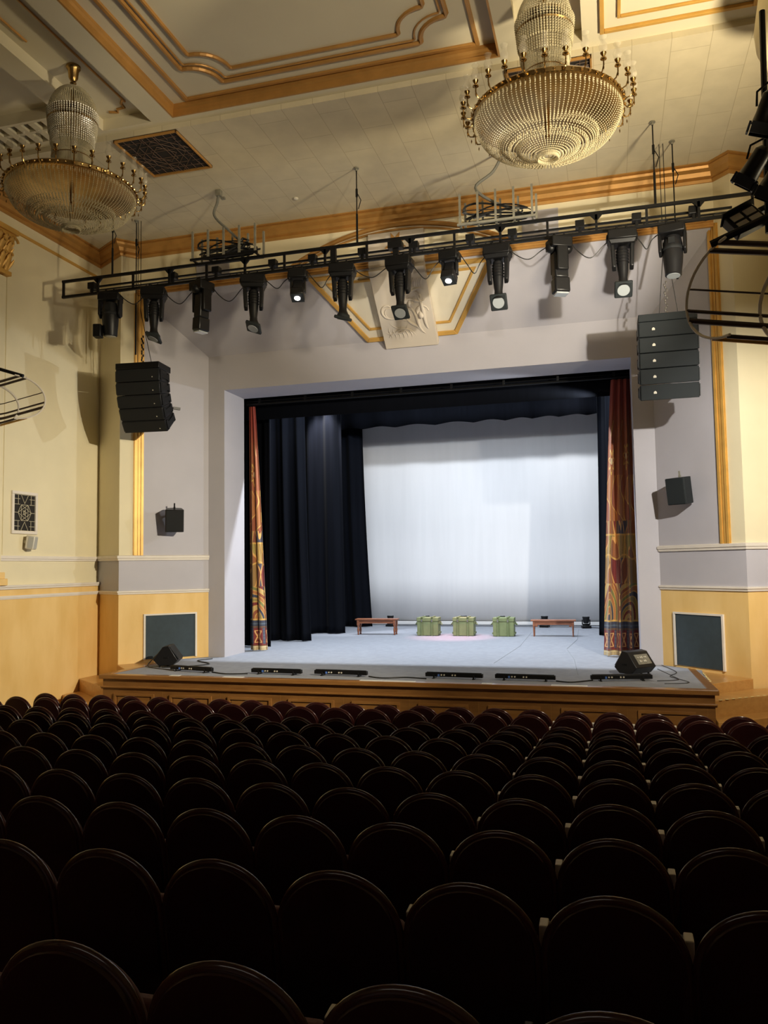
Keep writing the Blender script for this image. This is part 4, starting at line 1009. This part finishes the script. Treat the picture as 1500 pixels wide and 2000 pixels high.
# curved glass-and-steel light guards on the side walls
def guard(s, Y, z, k, lab):
    """shell of clear plastic between steel hoops, tilted up towards the hall; origin on the wall"""
    xw = XL if s < 0 else XR
    t = thing('wall_light_guard', lab, 'light guard', (xw, Y, z), 0, 'curved glass guards on the side walls')
    di = -s; rib = bpy.data.materials.get('dark_rib') or mat('dark_rib', (.05, .03, .02), .45)
    def P(l, a, rr=.44):   # l metres from the wall, a angle of the cross-section (0 outward/away, +-90 top/bottom)
        l2 = l + .30 * math.cos(a) * (1 if l > 1.0 else .4)
        return (di * l2 * k, (.55 * math.cos(a)) * k, (rr * math.sin(a) + .17 * (l - 2.0)) * k)
    A = [R(-90 + 180 * q / 18) for q in range(19)]
    m2 = MB(); m2.grid(lambda u, v: P(.15 + 1.95 * u, R(-90 + 180 * v)), 14, 18); m2.build('glass', ACRYL, t, sharp=180, fixn=False)
    for l, m_, r_ in ((2.1, WHITEP, .014), (1.45, WHITEP, .018), (.15, rib, .02)):
        m2 = MB(); m2.tube([P(l, a, .445) for a in A], r_, 6); m2.build('hoop', m_, t)
    for a, r_ in ((80, .026), (68, .026), (22, .010), (-4, .018), (-18, .028), (-66, .02), (-86, .02)):
        m2 = MB(); m2.tube([P(.15 + 1.95 * q / 12, R(a), .45) for q in range(13)], r_ * k, 6); m2.build('rib', GOLD if a == -66 else rib, t)
    m2 = MB(); m2.tube([P(2.15, R(78)), (di * 1.7 * k, 0, .62 * k), (di * .9 * k, 0, .80 * k), (0, 0, .85 * k)], .035 * k, 8); m2.build('arm', BLACK, t)
    m2 = MB(); m2.bx(0, di * .03, -.2, .6, -.75 * k, .9 * k); m2.build('wall_plate', BLACK, t, smooth=False, bevel=.01)
guard(1, 7.6, 5.50, 1.0, 'large curved clear guard with dark ribs at the right edge')
guard(-1, 11.0, 5.95, .82, 'small curved clear guard with dark ribs at the left edge')
# floodlight and black stage lights at the right edge
t = thing('led_floodlight', 'square four-cell floodlight with raised flap at the right edge', 'floodlight', (1.40, 8.45, 6.42), 0, rot=(R(-25), R(-28), R(20)))
m2 = MB(); m2.box((0, 0, 0), (.34, .12, .24)); m2.build('housing', BLACKP, t, bevel=.015)
m2 = MB()
for i in (-1, 1):
    for j in (-1, 1): m2.box((i * .075, -.064, j * .05), (.12, .01, .075))
m2.build('cell', mat('flood_cell', (.55, .53, .48), .3), t, bevel=.01)
m2 = MB(); m2.box((0, -.02, .13), (.36, .16, .012), (R(-8), 0, 0)); m2.build('flap', GRILLE, t)
m2 = MB(); m2.box((.2, .03, .0), (.04, .05, .2)); m2.box((.35, .03, .05), (.3, .06, .06)); m2.build('yoke', BLACK, t, bevel=.01)
m2 = MB(); m2.tube([(1.62, 8.5, 6.3), (1.66, 8.5, 8.6)], .03, 8); m2.tube([(1.55, 8.5, 7.4), (3.2, 8.6, 7.6)], .03, 8); m2.tube([(1.5, 8.5, 6.45), (3.2, 8.6, 6.45)], .03, 8); tag(m2.build('light_stand_pipe', BLACK), 'black pipe frame fixed to the right wall carrying stage lights', 'pipe')
for k, (xx, zz, a, lab) in enumerate(((1.58, 7.34, 20, 'topmost black stage light at the right edge'), (1.52, 6.98, 35, 'middle black stage light at the right edge, pointing down'), (1.62, 6.66, 30, 'lowest black stage light at the right edge above the floodlight'))):
    t = thing('can_spotlight', lab, 'spotlight', (xx, (8.05, 8.4, 8.0)[k], zz), 0, 'black stage lights at the right edge', rot=(R(20), R(a), 0))
    B = MB(); B.lathe([(.05, .16), (.085, .12), (.09, -.05), (.10, -.14), (.105, -.15)], (0, 0, 0), 16); B.build('can', BLACK, t)
    B = MB()
    for q in range(4): B.box((.11 * math.cos(q * PI / 2), .11 * math.sin(q * PI / 2), -.19), (.02 if q % 2 == 0 else .18, .02 if q % 2 else .18, .10), (0, 0, 0))
    B.build('barn_door', BLACK, t)
    B = MB(); B.tube([(.1, 0, 0), (.14, 0, .12), (.05, 0, .24), (-.05, 0, .24), (-.14, 0, .12), (-.1, 0, 0)], .012, 6); B.build('yoke', BLACK, t)
# pale rounded plaster console at top right
m2 = MB(); m2.lathe([(.02, -.55), (.22, -.50), (.38, -.36), (.46, -.15), (.48, .1), (.44, .35), (.40, .6)], (2.42, 10.45, 9.55), 28)
m2.bx(2.3, XR, 10.1, 10.8, 9.75, ZB)
tag(m2.build('wall_console', CREAM), 'pale rounded plaster console hanging at the top right edge', 'console')

# ---------------------------------------------------------------- chandeliers
def beads_ring(mb, fr, n, m_, r, h, rnd=0):
    """n strands; fr(u)->(radius,z); m_ beads each"""
    for k in range(n):
        a = 2 * PI * k / n
        for j in range(m_):
            rad, zz = fr(j / (m_ - 1)); mb.octa((rad * math.cos(a), rad * math.sin(a), zz), r, h)
def chandelier(lab, loc, ztop):
    t = thing('crystal_chandelier', lab, 'chandelier', loc, 0, 'crystal chandeliers')   # origin at rim height
    H0 = ztop - loc[2]
    m2 = MB(); m2.lathe([(.10, H0), (.10, H0 - .03), (.075, H0 - .06), (.065, H0 - .17), (.035, H0 - .22), (.045, H0 - .25), (.02, H0 - .28)], (0, 0, 0), 20); m2.build('ceiling_rose', BRASS, t)
    m2 = MB(); m2.cyl((0, 0, 1.45), (0, 0, H0 - .26), .014, n=8); m2.build('stem', BRASS, t)
    m2 = MB(); m2.cyl((0, 0, -.3), (0, 0, 1.48), .03, n=8)
    for zz, rr in ((1.12, .30), (.98, .33), (.45, .27)): m2.lathe([(rr, zz), (rr + .012, zz + .015), (rr, zz + .03), (rr - .012, zz + .015)], (0, 0, 0), 36)
    for k in range(8):
        a = PI / 4 * k; c, s_ = math.cos(a), math.sin(a); m2.tube([(.03 * c, .03 * s_, .1), (.4 * c, .4 * s_, .04), (.84 * c, .84 * s_, 0)], .008, 5)
    m2.build('frame', BRASS, t)
    m2 = MB()
    beads_ring(m2, lambda u: (.05 + .28 * math.sin(u * PI / 2) ** .8, 1.50 - .44 * u ** 1.5), 66, 26, .0115, .014)
    m2.build('crown_beads', CRYSTAL, t, smooth=False, fixn=False)
    m2 = MB(); beads_ring(m2, lambda u: (.345 - .03 * u, 1.12 - .30 * u), 60, 11, .013, .02); beads_ring(m2, lambda u: (.31 - .02 * u, 1.0 - .34 * u), 60, 12, .011, .018); m2.build('crown_drops', CRYSTAL, t, smooth=False, fixn=False)
    m2 = MB(); beads_ring(m2, lambda u: (.30 - .03 * math.sin(u * PI), 1.05 - 1.0 * u), 84, 50, .0095, .013); beads_ring(m2, lambda u: (.27 + .57 * u ** 2.6, .55 - .54 * u ** .7), 96, 34, .008, .012); m2.build('body_beads', CRYSTAL, t, smooth=False, fixn=False)
    m2 = MB(); m2.lathe([(.85, -.03), (.87, -.02), (.88, .02), (.86, .04), (.84, .02)], (0, 0, 0), 60)
    for k in range(56): a = 2 * PI * k / 56; m2.ball((.885 * math.cos(a), .885 * math.sin(a), 0), .016, 6, 4)
    m2.build('rim', BRASS, t)
    # bowl in three scalloped tiers
    def tier(r0, r1, z0, z1, n, mm, nm, br):
        m3 = MB(); beads_ring(m3, lambda u: (r0 + (r1 - r0) * (1 - math.cos(u * PI / 2)), z0 + (z1 - z0) * math.sin(u * PI / 2)), n, mm, br, br * 1.25); m3.build(nm, CRYSTAL, t, smooth=False, fixn=False)
    tier(.845, .52, -.02, -.36, 96, 24, 'outer_bowl_beads', .0088)
    tier(.58, .33, -.29, -.42, 84, 12, 'middle_bowl_beads', .0105)
    tier(.37, .06, -.38, -.51, 60, 14, 'inner_bowl_beads', .0105)
    m3 = MB()
    for k in range(60):
        a = 2 * PI * k / 60; c, s_ = math.cos(a), math.sin(a)
        for rr, zz, hh in ((.45, -.40, .045), (.12, -.53, .04)): m3.octa((rr * c, rr * s_, zz), .009, hh)
    for k in range(100):
        a = 2 * PI * k / 100; m3.octa((.855 * math.cos(a), .855 * math.sin(a), -.075), .008, .04)
    m3.build('fringe_drops', CRYSTAL, t, smooth=False, fixn=False)
    # arms
    arm = None
    for k in range(28):
        a = 2 * PI * k / 28
        if arm is None:
            m3 = MB(); m3.tube([(.87, 0, 0), (.91, 0, -.05), (.96, 0, -.035), (.985, 0, .02), (.985, 0, .07)], .008, 6); m3.lathe([(.006, .07), (.035, .085), (.03, .10), (.012, .115), (.028, .14), (.034, .155), (.02, .16)], (.985, 0, 0), 12); m3.octa((.985, 0, -.005), .01, .035); m3.octa((.94, 0, -.10), .009, .03)
            arm = m3.build('arm', BRASS, t)
            m3 = MB(); m3.lathe([(.022, .16), (.045, .19), (.048, .225), (.03, .27), (.028, .30), (.045, .335)], (.985, 0, 0), 12); m3.f = m3.f[:-2]; chim = m3.build('glass_chimney', CHIMNEY, arm, fixn=False)
        else:
            c = arm.copy(); COL.objects.link(c); c.parent = t; c.rotation_euler = (0, 0, a)
            d = chim.copy(); COL.objects.link(d); d.parent = c
    return t
ch = chandelier('crystal chandelier at the upper left beside the ceiling vent', (-7.54, 9.9, 8.69), 8.69 + (ZC - 8.69) / 1.065)
ch.scale = (1.065,) * 3
dup(ch, (-.58, 9.9, 8.69), .05, 'larger-looking crystal chandelier at the upper right, cut by the top edge')

# ---------------------------------------------------------------- seats
PITCHX = .556; ROWS = [2.32, 3.33, 4.28, 5.18, 6.14, 7.10, 8.13, 9.02, 9.75, 11.3, 12.0]
def arch(w_, h0, h1, b, n=18):
    pts = [(-w_, h0)]
    for k in range(n + 1):
        a = PI - PI * k / n; pts.append((w_ * math.cos(a), h1 - b + b * (max(0.0, math.sin(a)) ** .95)))
    pts.append((w_, h0)); return pts
TILT = R(9)
def lean(x, y, z): # lean the back towards -Y above the seat
    return (x, y - (z - .42) * math.tan(TILT), z)
def archslab(w_, h0, h1, b, y0, y1, round_=0):
    m2 = MB(); P = arch(w_, h0, h1, b); n = len(P)
    def ring(shr, y): return [lean(x * (1 - shr / w_), y, h0 + (z - h0) * (1 - shr / (h1 - h0))) for x, z in P]
    rings = [ring(round_, y0), ring(round_ * .3, y0 + (y1 - y0) * .15), ring(0, y0 + (y1 - y0) * .35), ring(0, y0 + (y1 - y0) * .65), ring(round_ * .3, y0 + (y1 - y0) * .85), ring(round_, y1)]
    vs = [p for r_ in rings for p in r_]; fs = []
    for i in range(len(rings) - 1):
        for k in range(n): fs.append((i * n + k, i * n + (k + 1) % n, (i + 1) * n + (k + 1) % n, (i + 1) * n + k))
    fs += [tuple(range(n)), tuple(range((len(rings) - 1) * n, len(rings) * n))]
    return m2._a(vs, fs)
seat0 = thing('theatre_seat', 'seat', 'theatre seat', (0, 0, 0), 0, 'round-topped burgundy theatre seats')
o = archslab(.256, .30, .93, .245, -.030, .022, .006).build('back_shell', BURG, seat0, sharp=50)
# lacquered rim following the arch
m2 = MB(); P = arch(.256, .36, .932, .245, 26); m2.tube([lean(x, -.003, z) for x, z in P], .014, 12, rect=(1, 1.7)); m2.build('rim', EDGEW, seat0, sharp=70)
archslab(.240, .42, .90, .23, .022, .085, .03).build('back_cushion', BURGV, seat0, sharp=60)
m2 = MB(); m2.box((0, .17, .48), (.44, .10, .36), (R(-10), 0, 0)); m2.build('folded_seat', BURGV, seat0, bevel=.035, seg=3)
A0 = -.278 - .018
P = [(A0, .09, .30), (A0, .06, .755), (A0, .13, .76), (A0, .17, .62), (A0, .17, .30)]
m2 = MB(); m2.prism(P, (.036, 0, 0)); m2.build('armrest_post', BEIGE, seat0, smooth=False, bevel=.005)
m2 = MB(); m2.bx(A0 + .002, A0 + .034, .16, .46, .575, .61); m2.bx(A0 + .006, A0 + .030, .16, .36, 0, .58); m2.build('armrest', BLACK, seat0, smooth=False, bevel=.006)
m2 = MB(); m2.bx(-.27, -.20, .02, .30, 0, .05); m2.bx(.20, .25, .02, .30, 0, .05); m2.bx(-.24, .24, .10, .16, .28, .34); m2.build('frame', BLACK, seat0, smooth=False)
endp = MB(); endp.prism([(p[0] + 2 * .278, p[1], p[2]) for p in P], (.036, 0, 0))
seatkids = list(seat0.children)
bpy.context.view_layer.update()
mwi = cam.matrix_world.inverted()
def px(p):
    v = mwi @ Vector(p); d = -v.z
    if d < .1: return None
    return (750 + F_PX * v.x / d, 1000 - F_PX * v.y / d)
rown = ['row nearest the camera', 'second row from the camera', 'third row from the camera', 'fourth row from the camera', 'fifth row from the camera', 'sixth row from the camera', 'fifth row from the stage', 'fourth row from the stage', 'third row from the stage', 'second row from the stage', 'front row at the stage']
nums = ['', 'first', 'second', 'third', 'fourth', 'fifth', 'sixth', 'seventh', 'eighth', 'ninth', 'tenth', 'eleventh', 'twelfth', 'thirteenth', 'fourteenth', 'fifteenth', 'sixteenth', 'seventeenth', 'eighteenth', 'nineteenth', 'twentieth', 'twenty-first', 'twenty-second', 'twenty-third', 'twenty-fourth', 'twenty-fifth', 'twenty-sixth']
first = True
for ri, y in enumerate(ROWS):
    fz = rake(y); cols = []
    for k in range(-18, 6):
        X = -.03 + PITCHX * k
        if ri == 10 and k < -17: continue
        if X < XL + .6 or X > XR - .5: continue
        ok = False
        for dx in (-.3, 0, .3):
            for zz in (.5, .93):
                q = px((X + dx, y, fz + zz))
                if q and -6 < q[0] < 1506 and q[1] < 2004: ok = True
        if ok: cols.append((k, X))
    for n, (k, X) in enumerate(cols):
        if n < len(cols) / 2: where = nums[n + 1] + ' from the left'
        else: where = nums[len(cols) - n] + ' from the right'
        lab = 'burgundy round-topped theatre seat, %s, %s' % (rown[ri], where)
        if first:
            r = seat0; first = False; r.location = (X, y, fz); r['label'] = lab
        else:
            r = seat0.copy(); COL.objects.link(r); r.location = (X, y, fz); r['label'] = lab
            for chd in seatkids:
                c = chd.copy(); COL.objects.link(c); c.parent = r
        if n == len(cols) - 1:
            if not isinstance(endp, bpy.types.Mesh):
                e = endp.build('armrest_post', BEIGE, r, smooth=False, bevel=.006); endp = e.data
            else:
                e = bpy.data.objects.new('armrest_post', endp); COL.objects.link(e); e.parent = r
